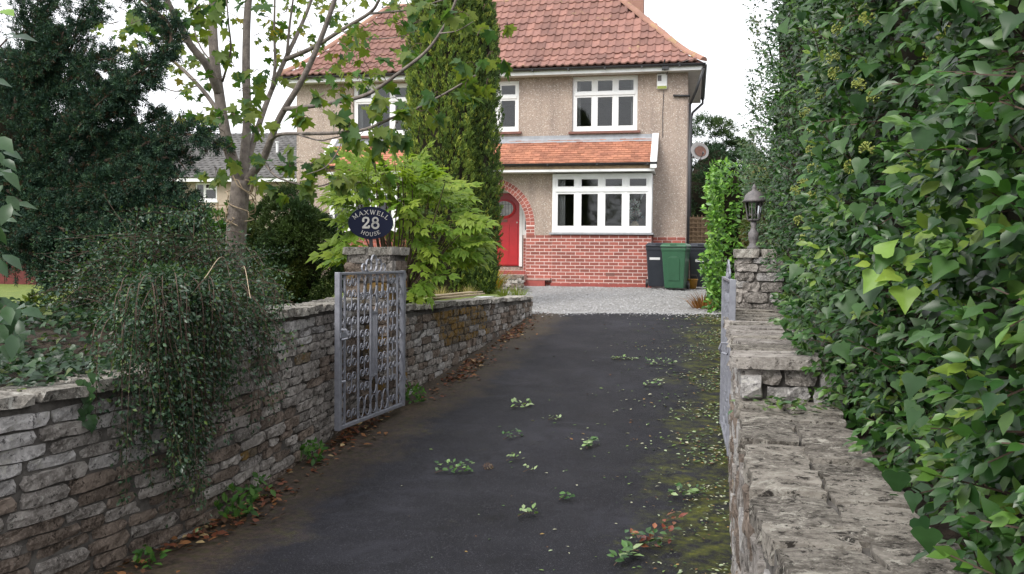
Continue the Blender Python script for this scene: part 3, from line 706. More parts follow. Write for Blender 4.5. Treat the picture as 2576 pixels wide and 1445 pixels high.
def ell(cx, cz, a, b, n=28): return [(cx + a * math.cos(2 * math.pi * i / n), cz + b * math.sin(2 * math.pi * i / n)) for i in range(n)]
mb = MB(); o_, i_ = ell(5.65, 2.88, .315, .255), ell(5.65, 2.88, .25, .195); nn_ = len(o_)
mb.add([(x, PB - .002, z) for x, z in o_] + [(x, PB - .012, z) for x, z in i_] + [(x, PB + .021, z) for x, z in o_] + [(x, PB + .021, z) for x, z in i_],
       [(j, (j + 1) % nn_, nn_ + (j + 1) % nn_, nn_ + j) for j in range(nn_)] + [((j + 1) % nn_, j, 2 * nn_ + j, 2 * nn_ + (j + 1) % nn_) for j in range(nn_)] + [(nn_ + j, nn_ + (j + 1) % nn_, 3 * nn_ + (j + 1) % nn_, 3 * nn_ + j) for j in range(nn_)])
mb.ob('oval_moulding', M['reddoor'], door)
leaded = glass_mat('leaded door glass', (.5, .52, .52))
M['oval'] = plain('obscured leaded glass', (.16, .16, .15), (.30, .30, .29), 7, .12)
MB().poly(ell(5.65, 2.88, .252, .197), PB + .004, PB + .019).ob('oval_pane', M['oval'], door)
mb = MB()
for x in (5.45, 5.53, 5.61, 5.69, 5.77, 5.85): h = .19 * math.sqrt(1 - ((x - 5.65) / .25) ** 2); mb.box(x - .004, x + .004, PB + .001, PB + .0045, 2.88 - h, 2.88 + h)
mb.box(5.42, 5.88, PB + .0005, PB + .004, 2.98, 2.988); mb.ob('lead_strip', M['black'], door)
MB().box(5.56, 5.74, PB + .008, PB + .02, 2.53, 2.60).ob('letter_plate', M['sillred'], door)
MB().lathe([(.018, 0), (.022, .012), (.012, .02)], 10).ob('door_knob', M['silver'], door, loc=(6.0, PB + .02, 2.52), rot=(rad(90), 0, 0))
mb = MB(); mb.box(5.16, 5.238, PB, PB + .08, 1.38, 3.16); mb.box(6.062, 6.14, PB, PB + .08, 1.38, 3.30); mb.box(5.238, 6.062, PB, PB + .08, 3.285, 3.37)
mb.poly([(5.238, 3.16), (5.34, 3.285), (5.238, 3.285)], PB + .001, PB + .079); mb.poly([(6.062, 3.16), (6.062, 3.285), (5.96, 3.285)], PB + .001, PB + .079)
hpart(mb, 'door_frame', 'white')
mb = MB(); mb.box(6.14, 6.21, PB + .01, PB + .07, 2.2, 3.3); mb.box(6.44, 6.5, PB + .01, PB + .07, 2.2, 3.3); mb.box(6.21, 6.44, PB + .011, PB + .069, 2.2, 2.32); mb.box(6.21, 6.44, PB + .011, PB + .069, 3.22, 3.3)
sl = hpart(mb, 'sidelight', 'white'); MB().box(6.21, 6.44, PB + .03, PB + .036, 2.32, 3.22).ob('pane', M['glass'], sl)
hpart(MB().box(4.44, AX + RI, AY - .02, PB + .06, 1.0, 1.28), 'porch_floor', 'redpaint')
acc = MB()
for i in range(26): acc.box(4.45 + i * .074, 4.45 + i * .074 + .064, AY - .03, AY - .012, 1.285 - .085, 1.285 - .01)
hpart(MB().box(4.44, AX + RI - .002, AY - .018, AY + .02, 1.19, 1.284), 'step_joint', 'pointing'); hpart(acc, 'step_brickwork', 'redpaint')
hpart(MB().box(4.0, 6.42, AY - .38, AY - .022, 1.0, 1.19), 'porch_step', 'pinkstep', bevel=.012)
hpart(MB().box(4.0, 6.9, AY - .20, AY - .014, .7, 1.05), 'door_step', 'redpaint'); hpart(MB().box(6.40, 7.04, AY - .21, AY - .016, 1.052, 1.105), 'step_slab', 'pinkstep', bevel=.008)
# brick plinth on the right of the bay
pl2 = hpart(MB().box(9.5, 10.298, -.018, -.004, .72, 2.15), 'corner_plinth', 'pointing'); bricks(9.5, 10.3, 1.32, 2.16, -.03, pl2)
mb = MB(); acc = MB()
for r in range(15):
    for c in range(3):
        a = -.59 + c * .2; acc.add([], []); acc.box(9.478, 9.492, a + (.05 if r % 2 else 0), a + .185, .935 + r * BR_H, .935 + r * BR_H + .072)
hpart(acc, 'bay_return_brickwork', 'brick')

# lean-to roof over bays and porch
LT0, LT1 = (.0, 4.60), (-.93, 3.86)
hpart(MB().add([(1.12, .0, 4.57), (9.50, .0, 4.57), (9.50, -.93, 3.83), (1.12, -.93, 3.83), (1.12, 0, 4.5), (9.5, 0, 4.5), (9.5, -.93, 3.76), (1.12, -.93, 3.76)], [(3, 2, 1, 0), (4, 5, 6, 7), (0, 1, 5, 4), (1, 2, 6, 5), (2, 3, 7, 6), (3, 0, 4, 7)]), 'lean_to_deck', 'fence')
lt = hpart(MB().add([(1.12, -.001, 4.585), (9.50, -.001, 4.585), (9.50, -.93, 3.845), (1.12, -.93, 3.845)], [(3, 2, 1, 0)]), 'lean_to_roof', 'plaintile')
sl_l = math.hypot(.93, .74); sl_a = math.atan2(.74, .93); NR = 12; g = sl_l / NR
pt_m = MB().box(-.079, .079, -.0, .14, -.004, .018).mesh('roof_tile', M['plaintile']); acc = []
for r in range(NR):
    d = r * g; yy, zz = -.955 + math.cos(sl_a) * d, 3.848 + math.sin(sl_a) * d
    x = 1.15 + (.082 if r % 2 else 0)
    while x < 9.46:
        j = random.uniform(-.004, .004); tilt = sl_a - .13 + random.uniform(-.03, .03)
        if x > 5.75: ob('roof_tile', pt_m, lt, (x + .08, yy + j, zz + .012 + random.uniform(0, .004)), (tilt, random.uniform(-.008, .008), random.uniform(-.01, .01)))
        else: acc.append((x + .08, yy + j, zz + .012, tilt))
        x += .165
mb = MB()
for x, y, z, t in acc:
    c, s_ = math.cos(t), math.sin(t); vv = [(-.078, 0, 0), (.078, 0, 0), (.078, .14, 0), (-.078, .14, 0), (-.078, 0, .013), (.078, 0, .013), (.078, .14, .013), (-.078, .14, .013)]
    mb.add([(x + a, y + b * c - d * s_, z + b * s_ + d * c) for a, b, d in vv], [(4, 5, 6, 7), (0, 1, 5, 4), (1, 2, 6, 5), (3, 0, 4, 7)])
tag(mb.ob('tile_courses', M['plaintile'], lt), kind='stuff')
mb = MB()
for i in range(9): a = 1.1 + i * .94; mb.add([(a, -.17, 4.485 + .02), (a + .938, -.17, 4.505), (a + .938, -.012, 4.63), (a, -.012, 4.63), (a, -.012, 4.70), (a + .938, -.012, 4.70)], [(0, 1, 2, 3), (3, 2, 5, 4)])
hpart(mb, 'lead_flashing', 'lead')
for x in (9.46, 1.02):
    hpart(MB().add([(x, .0, 4.46), (x, .0, 4.72), (x, -1.0, 3.95), (x, -1.0, 3.76), (x + .15, .0, 4.46), (x + .15, .0, 4.72), (x + .15, -1.0, 3.95), (x + .15, -1.0, 3.76)],
              [(0, 1, 2, 3), (7, 6, 5, 4), (1, 5, 6, 2), (2, 6, 7, 3), (3, 7, 4, 0)]), 'barge_board', 'white')
hpart(MB().box(1.1, 9.56, -.92, -.895, 3.70, 3.84), 'fascia', 'white'); hpart(MB().box(1.1, 9.55, -.895, -.0, 3.705, 3.73), 'soffit', 'offwhite')
def gutter(x0, x1, y, z, r=.055, axis='x'):
    mb = MB(); n = 8; prof = [(r * math.cos(math.pi + math.pi * i / n), r * math.sin(math.pi + math.pi * i / n)) for i in range(n + 1)] + [(r * .86 * math.cos(2 * math.pi - math.pi * i / n), r * .86 * math.sin(2 * math.pi - math.pi * i / n)) for i in range(n + 1)]
    k = len(prof)
    v = [(x0, y + a, z + b) for a, b in prof] + [(x1, y + a, z + b) for a, b in prof] if axis == 'x' else [(y + a, x0, z + b) for a, b in prof] + [(y + a, x1, z + b) for a, b in prof]
    f = [(j, (j + 1) % k, k + (j + 1) % k, k + j) for j in range(k)]
    return mb.add(v, f + [tuple(range(k)), tuple(range(2 * k - 1, k - 1, -1))])
gt = hpart(gutter(1.06, 9.62, -.975, 3.90), 'gutter', 'black')
for x in (2.2, 3.4, 4.6, 5.8, 7.0, 8.2, 9.4): MB().box(x - .02, x + .02, -1.035, -.92, 3.835, 3.875).ob('gutter_bracket', M['black'], gt)

# main roof
def prof(d):      # distance up the slope -> (inward run, height), with a flatter sprocketed foot
    a1, a2 = rad(36), rad(47)
    if d < .6: return d * math.cos(a1), d * math.sin(a1), a1
    return .6 * math.cos(a1) + (d - .6) * math.cos(a2), .6 * math.sin(a1) + (d - .6) * math.sin(a2), a2
E0, ZE, SL = -.36, 6.34, 3.33
mb = MB(); steps = [0, .2, .4, .6, 1.5, 2.4, SL]; rings = []
for d in steps:
    q, h, _ = prof(d); rings.append([(E0 + q, E0 + q, ZE + h), (10.3 - E0 - q, E0 + q, ZE + h), (10.3 - E0 - q, 4 - E0 - q, ZE + h), (E0 + q, 4 - E0 - q, ZE + h)])
v = [p for r in rings for p in r]; f = [(i * 4 + j, i * 4 + (j + 1) % 4, i * 4 + 4 + (j + 1) % 4, i * 4 + 4 + j) for i in range(len(steps) - 1) for j in range(4)]
roof = ob('roof', mesh('roof', v, f, M['pantile']), house)
nsx, TW, TL = 8, .205, .335
def pantile():
    v, f = [], []; 
    for e, (y, dz) in enumerate(((0, .0), (TL, .0))):
        for lay in (0, 1):
            for i in range(nsx + 1):
                t = i / nsx; x = (t - .5) * TW; z = .030 * (max(0, math.sin((t - .55) / .45 * math.pi)) if t > .55 else -.22 * math.sin(t / .55 * math.pi)) 
                v.append((x, y, z + (.034 if lay else 0)))
    k = nsx + 1
    for i in range(nsx):
        f += [(k + i, k + i + 1, 3 * k + i + 1, 3 * k + i), (i, i + 1, k + i + 1, k + i)]
    f += [(0, k, 3 * k, 2 * k), (k - 1, 2 * k + k - 1, 3 * k + k - 1, 2 * k - 1)]
    return v, f
pv, pfc = pantile(); pan_m = mesh('roof_tile', pv, pfc, M['pantile']); acc = []; rows = 11; g = SL / rows
for r in range(rows):
    d = r * g; q, h, a = prof(d + g * .4); q, h, _ = prof(d); x = -.30
    while x < 10.66:
        xc = x + TW / 2
        if xc > E0 + q + .14 and xc < 10.3 - E0 - q - .14:
            acc.append((xc, E0 + q - .06, ZE + h + .012, a - .09))
        x += .2
acc.sort(key=lambda t: -t[0])
for t in acc[:300]: ob('roof_tile', pan_m, roof, (t[0], t[1] + random.uniform(-.008, .008), t[2] + random.uniform(0, .006)), (t[3] + random.uniform(-.02, .02), random.uniform(-.02, .02), random.uniform(-.015, .015)))
mb = MB()
for x, y, z, a in acc[300:]:
    c, s_ = math.cos(a), math.sin(a); mb.add([(x + p[0], y + p[1] * c - p[2] * s_, z + p[1] * s_ + p[2] * c) for p in pv], pfc)
tag(mb.ob('tile_field', M['pantile'], roof), kind='stuff')
cap_m = MB(); n = 8
for i in range(n):
    a0, a1 = math.pi * i / n, math.pi * (i + 1) / n
    cap_m.add([(.115 * math.cos(a), y, .10 * math.sin(a)) for y in (0, .36) for a in (a0, a1)], [(0, 1, 3, 2)])
cap_m.add([(.115 * math.cos(math.pi * i / n), 0, .10 * math.sin(math.pi * i / n)) for i in range(n + 1)], [tuple(range(n + 1))])
cap_m = cap_m.mesh('hip_tile', M['hiptile'], True)
def caps(fa, fb, n_):
    for i in range(n_):
        p, q = Vector(fa(i / n_)), Vector(fa((i + 1) / n_)); d = (q - p).normalized(); zz = Vector((0, 0, 1)); x = d.cross(zz).normalized(); up = x.cross(d)
        m4 = Matrix((x, d, up)).transposed().to_4x4(); m4.translation = p + up * (.0 + random.uniform(0, .008)); o = ob('hip_tile', cap_m, roof); o.matrix_basis = m4
def hipf(sx, sy):
    def fn(t):
        q, h, _ = prof(t * SL); return ((E0 + q) if sx < 0 else (10.3 - E0 - q), (E0 + q) if sy < 0 else (4 - E0 - q), ZE + h + .03)
    return fn
for sx in (-1, 1): caps(hipf(sx, -1), None, 13)
qr, hr, _ = prof(SL); caps(lambda t: (E0 + qr + t * (10.3 - 2 * E0 - 2 * qr), 2.0, ZE + hr - .01), None, 18)
for y0, y1, x0, x1 in ((-.335, -.31, -.34, 10.64), (4.31, 4.335, -.34, 10.64)): hpart(MB().box(x0, x1, y0, y1, 6.17, 6.33), 'fascia', 'white')
for x0, x1 in ((-.335, -.31), (10.61, 10.635)): hpart(MB().box(x0, x1, -.31, 4.31, 6.172, 6.328), 'fascia', 'white')
hpart(MB().box(-.31, 10.61, -.31, 4.31, 6.185, 6.21), 'soffit', 'offwhite')
g1 = hpart(gutter(-.42, 10.72, -.395, 6.315, .06), 'gutter', 'black')
for i in range(12): MB().box(.2 + i * .9 - .02, .2 + i * .9 + .02, -.46, -.335, 6.245, 6.285).ob('gutter_bracket', M['black'], g1)
hpart(gutter(-.40, 4.4, 10.695, 6.315, .06, 'y'), 'gutter', 'black')
mb = MB(); mb.tube([(10.695, 4.1, 6.27), (10.695, 4.1, 6.12), (10.42, 4.0, 5.85), (10.38, 3.95, 5.7), (10.38, 3.95, .95)], .036, 10); hpart(mb, 'downpipe', 'black', smooth=True)
mb = MB(); mb.tube([(10.36, -.02, 5.4), (10.36, -.02, 1.0)], .034, 10); mb.tube([(10.36, -.02, 5.4), (10.5, -.2, 5.7), (10.66, -.36, 6.2)], .034, 10); mb.tube([(9.95, -.05, 5.62), (10.36, -.05, 5.60)], .028, 8); hpart(mb, 'waste_pipe', 'black', smooth=True)
mb = MB(); mb.box(8.62, 9.07, 2.0, 2.6, 7.4, 9.75); mb.box(8.58, 9.11, 1.96, 2.64, 9.6, 9.7); ch = mb.ob('chimney', M['hiptile'], roof)
for x in (8.73, 8.96): MB().lathe([(.13, 0), (.11, .3), (.13, .34)], 12).ob('chimney_pot', M['hiptile'], ch, loc=(x, 2.3, 9.75))
# cables
mb = MB(); mb.tube([(9.72, -.015, 5.75), (9.70, -.012, 5.2), (9.71, -.012, 4.6)], .008, 5); mb.tube([(9.75, -.02, 6.1), (9.9, -.35, 6.3), (10.5, -.5, 6.42)], .008, 5); hpart(mb, 'cable', 'black')
mb = MB(); mb.tube([(9.75, -.36, 6.18), (9.72, -.40, 6.30), (9.75, -.45, 6.42)], .02, 6); mb.box(9.68, 9.84, -.42, -.34, 6.19, 6.27); hpart(mb, 'cable_bracket', 'black')

# things fixed to or standing in the house
al = thing('alarm_box', 'white burglar alarm box under the eaves beside the upper window', 'alarm box', (-5.824, 23.953, 0), -HTH)
MB().box(9.55, 9.80, -.07, -.002, 5.78, 6.16).ob('casing', M['white'], al, bevel=.02)
MB().box(9.57, 9.66, -.074, -.068, 5.98, 6.12).ob('lens', M['lampgrey'], al); MB().box(9.56, 9.79, -.073, -.069, 5.79, 5.86).ob('strip', M['umbel'], al)
dp = W(1759, 382, 23.4)
dish = thing('satellite_dish', 'grey satellite dish with reddish brown patch at the side of the house', 'satellite dish', tuple(dp), rad(-12))
prd = [(.0, .0), (.10, .006), (.18, .02), (.25, .045)]
m_ = MB().lathe([(r, z) for r, z in prd] + [(.255, .046), (.25, .035), (.0, -.012)], 28, caps=False).mesh('reflector', M['dish'], True)
ob('reflector', m_, dish, rot=(rad(68), 0, rad(18)), sc=(.95, 1, 1))
ob('brown_patch', MB().lathe([(.0, .004), (.10, .010), (.155, .0185)], 20, caps=False).mesh('brown_patch', M['dishpatch'], True), dish, loc=(.03, -.004, .0), rot=(rad(68), 0, rad(18)))  # reddish brown disc near the middle of the reflector
MB().tube([(0, .02, -.22), (.02, -.2, -.25), (.10, -.34, -.08)], .011, 6).tube([(0, .02, 0), (0, .1, -.1), (-.25, .35, -.12)], .02, 6).ob('arm', M['lampgrey'], dish)
MB().lathe([(.025, 0), (.03, .05), (.02, .09)], 10).ob('receiver', M['lampgrey'], dish, loc=(.10, -.36, -.10), rot=(rad(-50), 0, 0))

# ------------------------------------------------------------------ gates
def spiral_c(h, w_, curl, n=8):
    """a ')' bar whose ends curl outwards to the left: points in x,z"""
    pts = []
    for sgn in (1, -1):
        cx, cz = -w_, sgn * (h - curl); arm = []
        for i in range(n * 2 + 1):
            a = i / (n * 2) * 2.5 * math.pi; r = curl * (1 - .66 * i / (n * 2))
            arm.append((cx + r * math.cos(a), cz + sgn * r * math.sin(a)))
        pts.append(arm)
    up, dn = pts
    bow = [(-w_ + curl + (w_ - curl) * (1 - (t / 1.0) ** 2), t * (h - curl)) for t in (-.6, -.2, .2, .6)]
    return dn[::-1] + bow + up
def ribbon(mb, pts, wd=.010, th=.0045):
    k = len(pts); vv = []
    for i, (x, z) in enumerate(pts):
        a, b = pts[max(i - 1, 0)], pts[min(i + 1, k - 1)]; tx, tz = b[0] - a[0], b[1] - a[1]; L = math.hypot(tx, tz) or 1; nx, nz = -tz / L * th / 2, tx / L * th / 2
        vv += [(x + nx, -wd / 2, z + nz), (x - nx, -wd / 2, z - nz), (x - nx, wd / 2, z - nz), (x + nx, wd / 2, z + nz)]
    return mb.add(vv, [(i * 4 + j, i * 4 + (j + 1) % 4, i * 4 + 4 + (j + 1) % 4, i * 4 + 4 + j) for i in range(k - 1) for j in range(4)] + [(3, 2, 1, 0), (k * 4 - 4, k * 4 - 3, k * 4 - 2, k * 4 - 1)])
SCR = {}
def scroll(kind, h, w_):
    key = (kind, round(h, 3), round(w_, 3))
    if key not in SCR:
        mb = MB(); p = spiral_c(h, min(w_ * .62, .048), min(w_ * .52, h * .44))
        if kind == 'C': ribbon(mb, p)
        elif kind == 'H':                       # half scroll against a rail
            ribbon(mb, [q for q in p[len(p) // 2:]])
        elif kind == 'S':
            n = 22; ribbon(mb, [(w_ * .9 * math.sin(t * 2 * math.pi) * (1 - .0 * t), (t - .5) * 2 * h) for t in np.linspace(0, 1, n)])
        elif kind == 'O': ribbon(mb, [(w_ * math.cos(a), h * math.sin(a)) for a in np.linspace(0, 2 * math.pi, 17)])
        SCR[key] = mb.mesh('scroll', M['steel'], True)
    return SCR[key]
GW, GH = 1.29, 1.25
def make_gate():
    g = thing('iron_gate', 'silver painted wrought iron gate standing open before the pier with the oval sign', 'gate', group='pair of driveway gates')
    mb = MB(); mb.box(0, .045, -.022, .022, 0, GH); mb.box(GW - .045, GW, -.022, .022, 0, GH); mb.box(.045, GW - .045, -.018, .018, GH - .022, GH - .002); mb.box(.045, GW - .045, -.018, .018, .002, .03)
    mb.ob('frame', M['steel'], g, bevel=.003)
    xs = [.045, .13, .37, .60, .72, .95, 1.15, GW - .045]
    for x in xs[1:-1]: MB().box(x - .006, x + .006, -.008, .008, .03, GH - .022).ob('bar', M['steel'], g)
    c = (xs[3] + xs[4]) / 2
    for x in (c - .03, c, c + .03): MB().box(x - .004, x + .004, -.005, .005, .36, .90).ob('rod', M['steel'], g)
    MB().box(xs[3] + .006, xs[4] - .006, -.007, .007, .89, .905).box(xs[3] + .006, xs[4] - .006, -.007, .007, .355, .37).ob('cross_bar', M['steel'], g)
    def motif(x0, x1, z, half=0):
        cx, wd = (x0 + x1) / 2, (x1 - x0) / 2 - .008; h = .088
        for s in (1, -1):
            ob('scroll', scroll('C' if not half else 'H', h, wd * .72), g, (cx, 0, z), (0, 0, 0 if s > 0 else math.pi), (1, 1, half or 1))
    for x0, x1, zs in ((xs[1], xs[2], (1.02, .80, .57, .35)), (xs[2], xs[3], (.90, .68, .46)), (xs[4], xs[5], (.90, .68, .46)), (xs[5], xs[6], (1.02, .80, .57, .35))):
        for z in zs: motif(x0, x1, z)
    for x0, x1 in ((xs[1], xs[2]), (xs[5], xs[6])): motif(x0, x1, GH - .03, -1); motif(x0, x1, .05, 1)
    for x0, x1 in ((xs[2], xs[3]), (xs[4], xs[5])):
        for z, hf in ((1.10, -1), (.24, 1)): motif(x0, x1, z, hf)
        for q in (.25, .75): ob('scroll', scroll('O', .085, .05), g, (x0 + (x1 - x0) * q, 0, GH - .115)); ob('scroll', scroll('O', .085, .05), g, (x0 + (x1 - x0) * q, 0, .125))
    for z in (1.13, .98, .28, .12): ob('scroll', scroll('O', .075, .05), g, (c, 0, z))
    for x0, x1 in ((xs[0], xs[1]), (xs[6], xs[7])):
        for i in range(6): ob('scroll', scroll('S', .085, (x1 - x0) / 2 - .008), g, ((x0 + x1) / 2, 0, .13 + i * .197))
    for dx, h, w_ in ((0, .115, .055), (-.10, .085, .05), (.10, .085, .05), (-.19, .055, .04), (.19, .055, .04)):
        n = 14; mb = MB(); ribbon(mb, [(w_ * math.sin(a) * (1 if dx >= 0 else -1) + dx, h * (1 - math.cos(a)) * .5 * 2 * .62) for a in np.linspace(0, 1.75 * math.pi, n)], .014, .006); mb.ob('crest_scroll', M['steel'], g, loc=(c, 0, GH - .002))
    mb = MB(); mb.tube([(.02, -.03, .80), (.02, -.07, .80), (.03, -.085, .76), (.05, -.07, .73), (.02, -.03, .72)], .009, 6); mb.box(.0, .11, -.034, -.024, .735, .775); mb.ob('latch', M['steel'], g)
    mb = MB(); mb.tube([(-.0, 0, .38), (.1, -.02, .38)], .012, 6); mb.ob('bolt', M['steel'], g)
    for z in (.2, 1.02): MB().lathe([(.018, 0), (.018, .07)], 8).box(-.005, .06, -.006, .006, .03, .04).ob('hinge', M['steel'], g, loc=(GW + .02, 0, z))
    return g
gate = make_gate()
def copy_tree(o, parent=None):
    c = o.copy(); C.objects.link(c)
    if parent is not None: c.parent = parent
    for ch_ in list(o.children): copy_tree(ch_, c)
    return c
kids_done = gate
pa, pb = W(847, 1085, 6.94), W(1011, 1025, 8.15); za = 1.475 - GH
gate.location = (pa[0], pa[1], za); gate.rotation_euler = (0, 0, math.atan2(pb[1] - pa[1], pb[0] - pa[0]))
g2 = copy_tree(gate); g2['label'] = 'silver iron gate seen almost edge on against the wall with the lantern'
M['steel2'] = M['steel']; g2.location = (1.555, 6.24, za - .015); g2.rotation_euler = (0, 0, math.atan2(7.52 - 6.24, 1.80 - 1.555)); g2.scale = (1, -1, 1)

# ------------------------------------------------------------------ house sign on the left pier
sg = thing('house_sign', 'oval navy sign reading MAXWELL 28 HOUSE in silver letters on the pier', 'sign', (-1.325, 8.30, 1.69), rad(-3))
SA, SB, SZ = .213, .152, .225
MB().poly(ell(0, SZ, SA, SB, 48), -.006, .006).ob('plate', M['navy'], sg, bevel=.003)
mb = MB(); o_, i_ = ell(0, SZ, SA, SB, 48), ell(0, SZ, SA - .006, SB - .006, 48)
mb.add([(x, -.0075, z) for x, z in o_] + [(x, -.0075, z) for x, z in i_], [(j, (j + 1) % 48, 48 + (j + 1) % 48, 48 + j) for j in range(48)]); mb.ob('rim', M['navy'], sg)
MB().box(-.016, .016, .008, .02, -.0, SZ).ob('post', M['black'], sg)
G = {  # capital letters as strokes on a unit height: (points, relative width), serif bars drawn at (x, z)
 'M': (1.1, [([(.12, 0), (.12, 1)], .6), ([(.12, 1), (.55, .12)], 1), ([(.55, .12), (.98, 1)], .6), ([(.98, 0), (.98, 1)], 1)], [(.12, 0), (.98, 0), (.08, 1), (1.02, 1)]),
 'A': (1.0, [([(.06, 0), (.5, 1)], .6), ([(.5, 1), (.94, 0)], 1), ([(.24, .36), (.76, .36)], .6)], [(.06, 0), (.94, 0)]),
 'X': (1.0, [([(.08, 1), (.92, 0)], 1), ([(.92, 1), (.08, 0)], .6)], [(.08, 0), (.92, 0), (.08, 1), (.92, 1)]),
 'W': (1.3, [([(.06, 1), (.38, 0)], 1), ([(.38, 0), (.65, .9)], .6), ([(.65, .9), (.93, 0)], 1), ([(.93, 0), (1.24, 1)], .6)], [(.06, 1), (.65, 1), (1.24, 1)]),
 'E': (.8, [([(.16, 0), (.16, 1)], 1), ([(.1, .97), (.72, .97), (.72, .80)], .6), ([(.1, .03), (.74, .03), (.74, .22)], .6), ([(.16, .52), (.56, .52)], .6), ([(.56, .4), (.56, .64)], .5)], [(.14, 0), (.14, 1)]),
 'L': (.76, [([(.18, 0), (.18, 1)], 1), ([(.1, .03), (.7, .03), (.7, .26)], .6)], [(.18, 1), (.18, 0)]),
 'H': (1.0, [([(.16, 0), (.16, 1)], 1), ([(.84, 0), (.84, 1)], 1), ([(.16, .52), (.84, .52)], .6)], [(.16, 0), (.84, 0), (.16, 1), (.84, 1)]),
 'O': (1.0, [([(.5 + .4 * math.cos(a), .5 + .5 * math.sin(a)) for a in np.linspace(0, 2 * math.pi, 21)], .9)], []),
 'U': (1.0, [([(.16, 1), (.16, .35), (.2, .14), (.34, .02), (.5, 0), (.66, .02), (.8, .14), (.84, .35), (.84, 1)], .85)], [(.16, 1), (.84, 1)]),
 'S': (.8, [([(.66, .78), (.62, .92), (.42, 1), (.2, .93), (.12, .76), (.22, .60), (.42, .5), (.6, .41), (.7, .25), (.62, .08), (.4, 0), (.18, .07), (.12, .24)], .85)], []),
 '2': (.8, [([(.14, .72), (.16, .86), (.26, .96), (.42, 1), (.6, .95), (.68, .78), (.62, .58), (.42, .36), (.14, .06)], 1.0), ([(.12, .06), (.70, .06), (.72, .22)], 1.1), ([(.13, .70), (.22, .70)], 1.4)], []),
 '8': (.85, [([(.42 + .24 * math.cos(a), .76 + .23 * math.sin(a)) for a in np.linspace(0, 2 * math.pi, 17)], .95), ([(.42 + .30 * math.cos(a), .27 + .27 * math.sin(a)) for a in np.linspace(0, 2 * math.pi, 19)], 1.05)], []),
 '6': (.85, [([(.64, .86), (.5, .98), (.32, .92), (.18, .66), (.14, .38), (.2, .12), (.42, .0), (.62, .08), (.7, .3), (.6, .52), (.4, .58), (.2, .46)], 1.0)], []),
}
def glyph(mb, chh, h, xf, wd=.13, y0=-.011, y1=-.005):
    w_, strokes, ser = G[chh]
    def quad(a, b, t):
        dx, dz = b[0] - a[0], b[1] - a[1]; L = math.hypot(dx, dz) or 1; nx, nz = -dz / L * t / 2, dx / L * t / 2; ex, ez = dx / L * t * .2, dz / L * t * .2
        q = [(a[0] - ex + nx, a[1] - ez + nz), (a[0] - ex - nx, a[1] - ez - nz), (b[0] + ex - nx, b[1] + ez - nz), (b[0] + ex + nx, b[1] + ez + nz)]
        q = [xf(x * h, z * h) for x, z in q]
        mb.add([(x, y0, z) for x, z in q] + [(x, y1, z) for x, z in q], [(0, 1, 2, 3), (0, 4, 5, 1), (1, 5, 6, 2), (2, 6, 7, 3), (3, 7, 4, 0)])
    for pts, t in strokes:
        for a, b in zip(pts[:-1], pts[1:]): quad(a, b, wd * t)
    for x, z in ser: quad((x - .11, z + (.02 if z < .5 else -.02)), (x + .11, z + (.02 if z < .5 else -.02)), wd * .5)
    return w_ * h
def arc_text(txt, h, a_, b_, amid, step, up):
    """letters round an ellipse; up=+1 over the top, -1 along the bottom"""
    tot = sum(G[c][0] for c in txt); run = 0; angs = amid - np.linspace(-.5, .5, 200) * step * up
    arcs = np.concatenate([[0], np.cumsum(np.hypot(np.diff(a_ * np.cos(angs)), np.diff(b_ * np.sin(angs))))])
    for chh in txt:
        m = (run + G[chh][0] / 2) / tot - .5; run += G[chh][0]; a = float(np.interp((m + .5) * arcs[-1], arcs, angs))
        cx, cz = a_ * math.cos(a), b_ * math.sin(a); nx, nz = math.cos(a) / a_, math.sin(a) / b_; L = math.hypot(nx, nz); nx, nz = nx / L * up, nz / L * up; tx, tz = nz, -nx
        def xf(x, z, cx=cx, cz=cz, tx=tx, tz=tz, nx=nx, nz=nz, w_=G[chh][0] * h): x -= w_ / 2; return (cx + tx * x + nx * z, SZ + cz + tz * x + nz * z)
        mb = MB(); glyph(mb, chh, h, xf); mb.ob('letter', M['silver'], sg)
arc_text('MAXWELL', .040, .158, .080, math.pi / 2, 2.55, 1)
arc_text('HOUSE', .034, .150, .123, -math.pi / 2, 1.42, -1)
for chh, x in (('2', -.085), ('8', .004)):
    mb = MB(); glyph(mb, chh, .098, lambda a, b, x=x: (x + a, SZ - .049 + b), .17); mb.ob('numeral', M['silver'], sg)

# ------------------------------------------------------------------ lantern on the right pier
ln = thing('lantern', 'old grey metal lantern on a short post on the pier beside the hedge', 'lantern', (2.165, 7.98, 1.695), 0)
MB().lathe([(.055, 0), (.058, .02), (.04, .035), (.03, .06), (.045, .09), (.046, .15), (.03, .17), (.022, .2), (.03, .235), (.02, .25)], 14).ob('post', M['lampgrey'], ln, smooth=True)
mb = MB(); mb.lathe([(.03, .25), (.055, .262), (.055, .272)], 6)
for i in range(6):
    a = math.pi / 3 * i; c_, s_ = math.cos(a), math.sin(a); mb.tube([(.055 * c_, .055 * s_, .265), (.078 * c_, .078 * s_, .435)], .005, 5)
    a2 = a + math.pi / 6; c2, s2 = math.cos(a2), math.sin(a2)
    mb.tube([(.05 * c2, .05 * s2, .30), (.057 * c2, .057 * s2, .36), (.065 * c2, .065 * s2, .43)], .003, 4); mb.tube([(.05 * c_, .05 * s_, .285), (.056 * c2, .056 * s2, .325), (.062 * math.cos(a + math.pi / 3), .062 * math.sin(a + math.pi / 3), .3)], .003, 4)
mb.ob('cage', M['lampgrey'], ln)
for i in range(6):
    a, b = math.pi / 3 * i, math.pi / 3 * (i + 1)
    MB().add([(.05 * math.cos(a), .05 * math.sin(a), .272), (.05 * math.cos(b), .05 * math.sin(b), .272), (.073 * math.cos(b), .073 * math.sin(b), .43), (.073 * math.cos(a), .073 * math.sin(a), .43)], [(0, 1, 2, 3)]).ob('pane', M['lampglass'], ln)
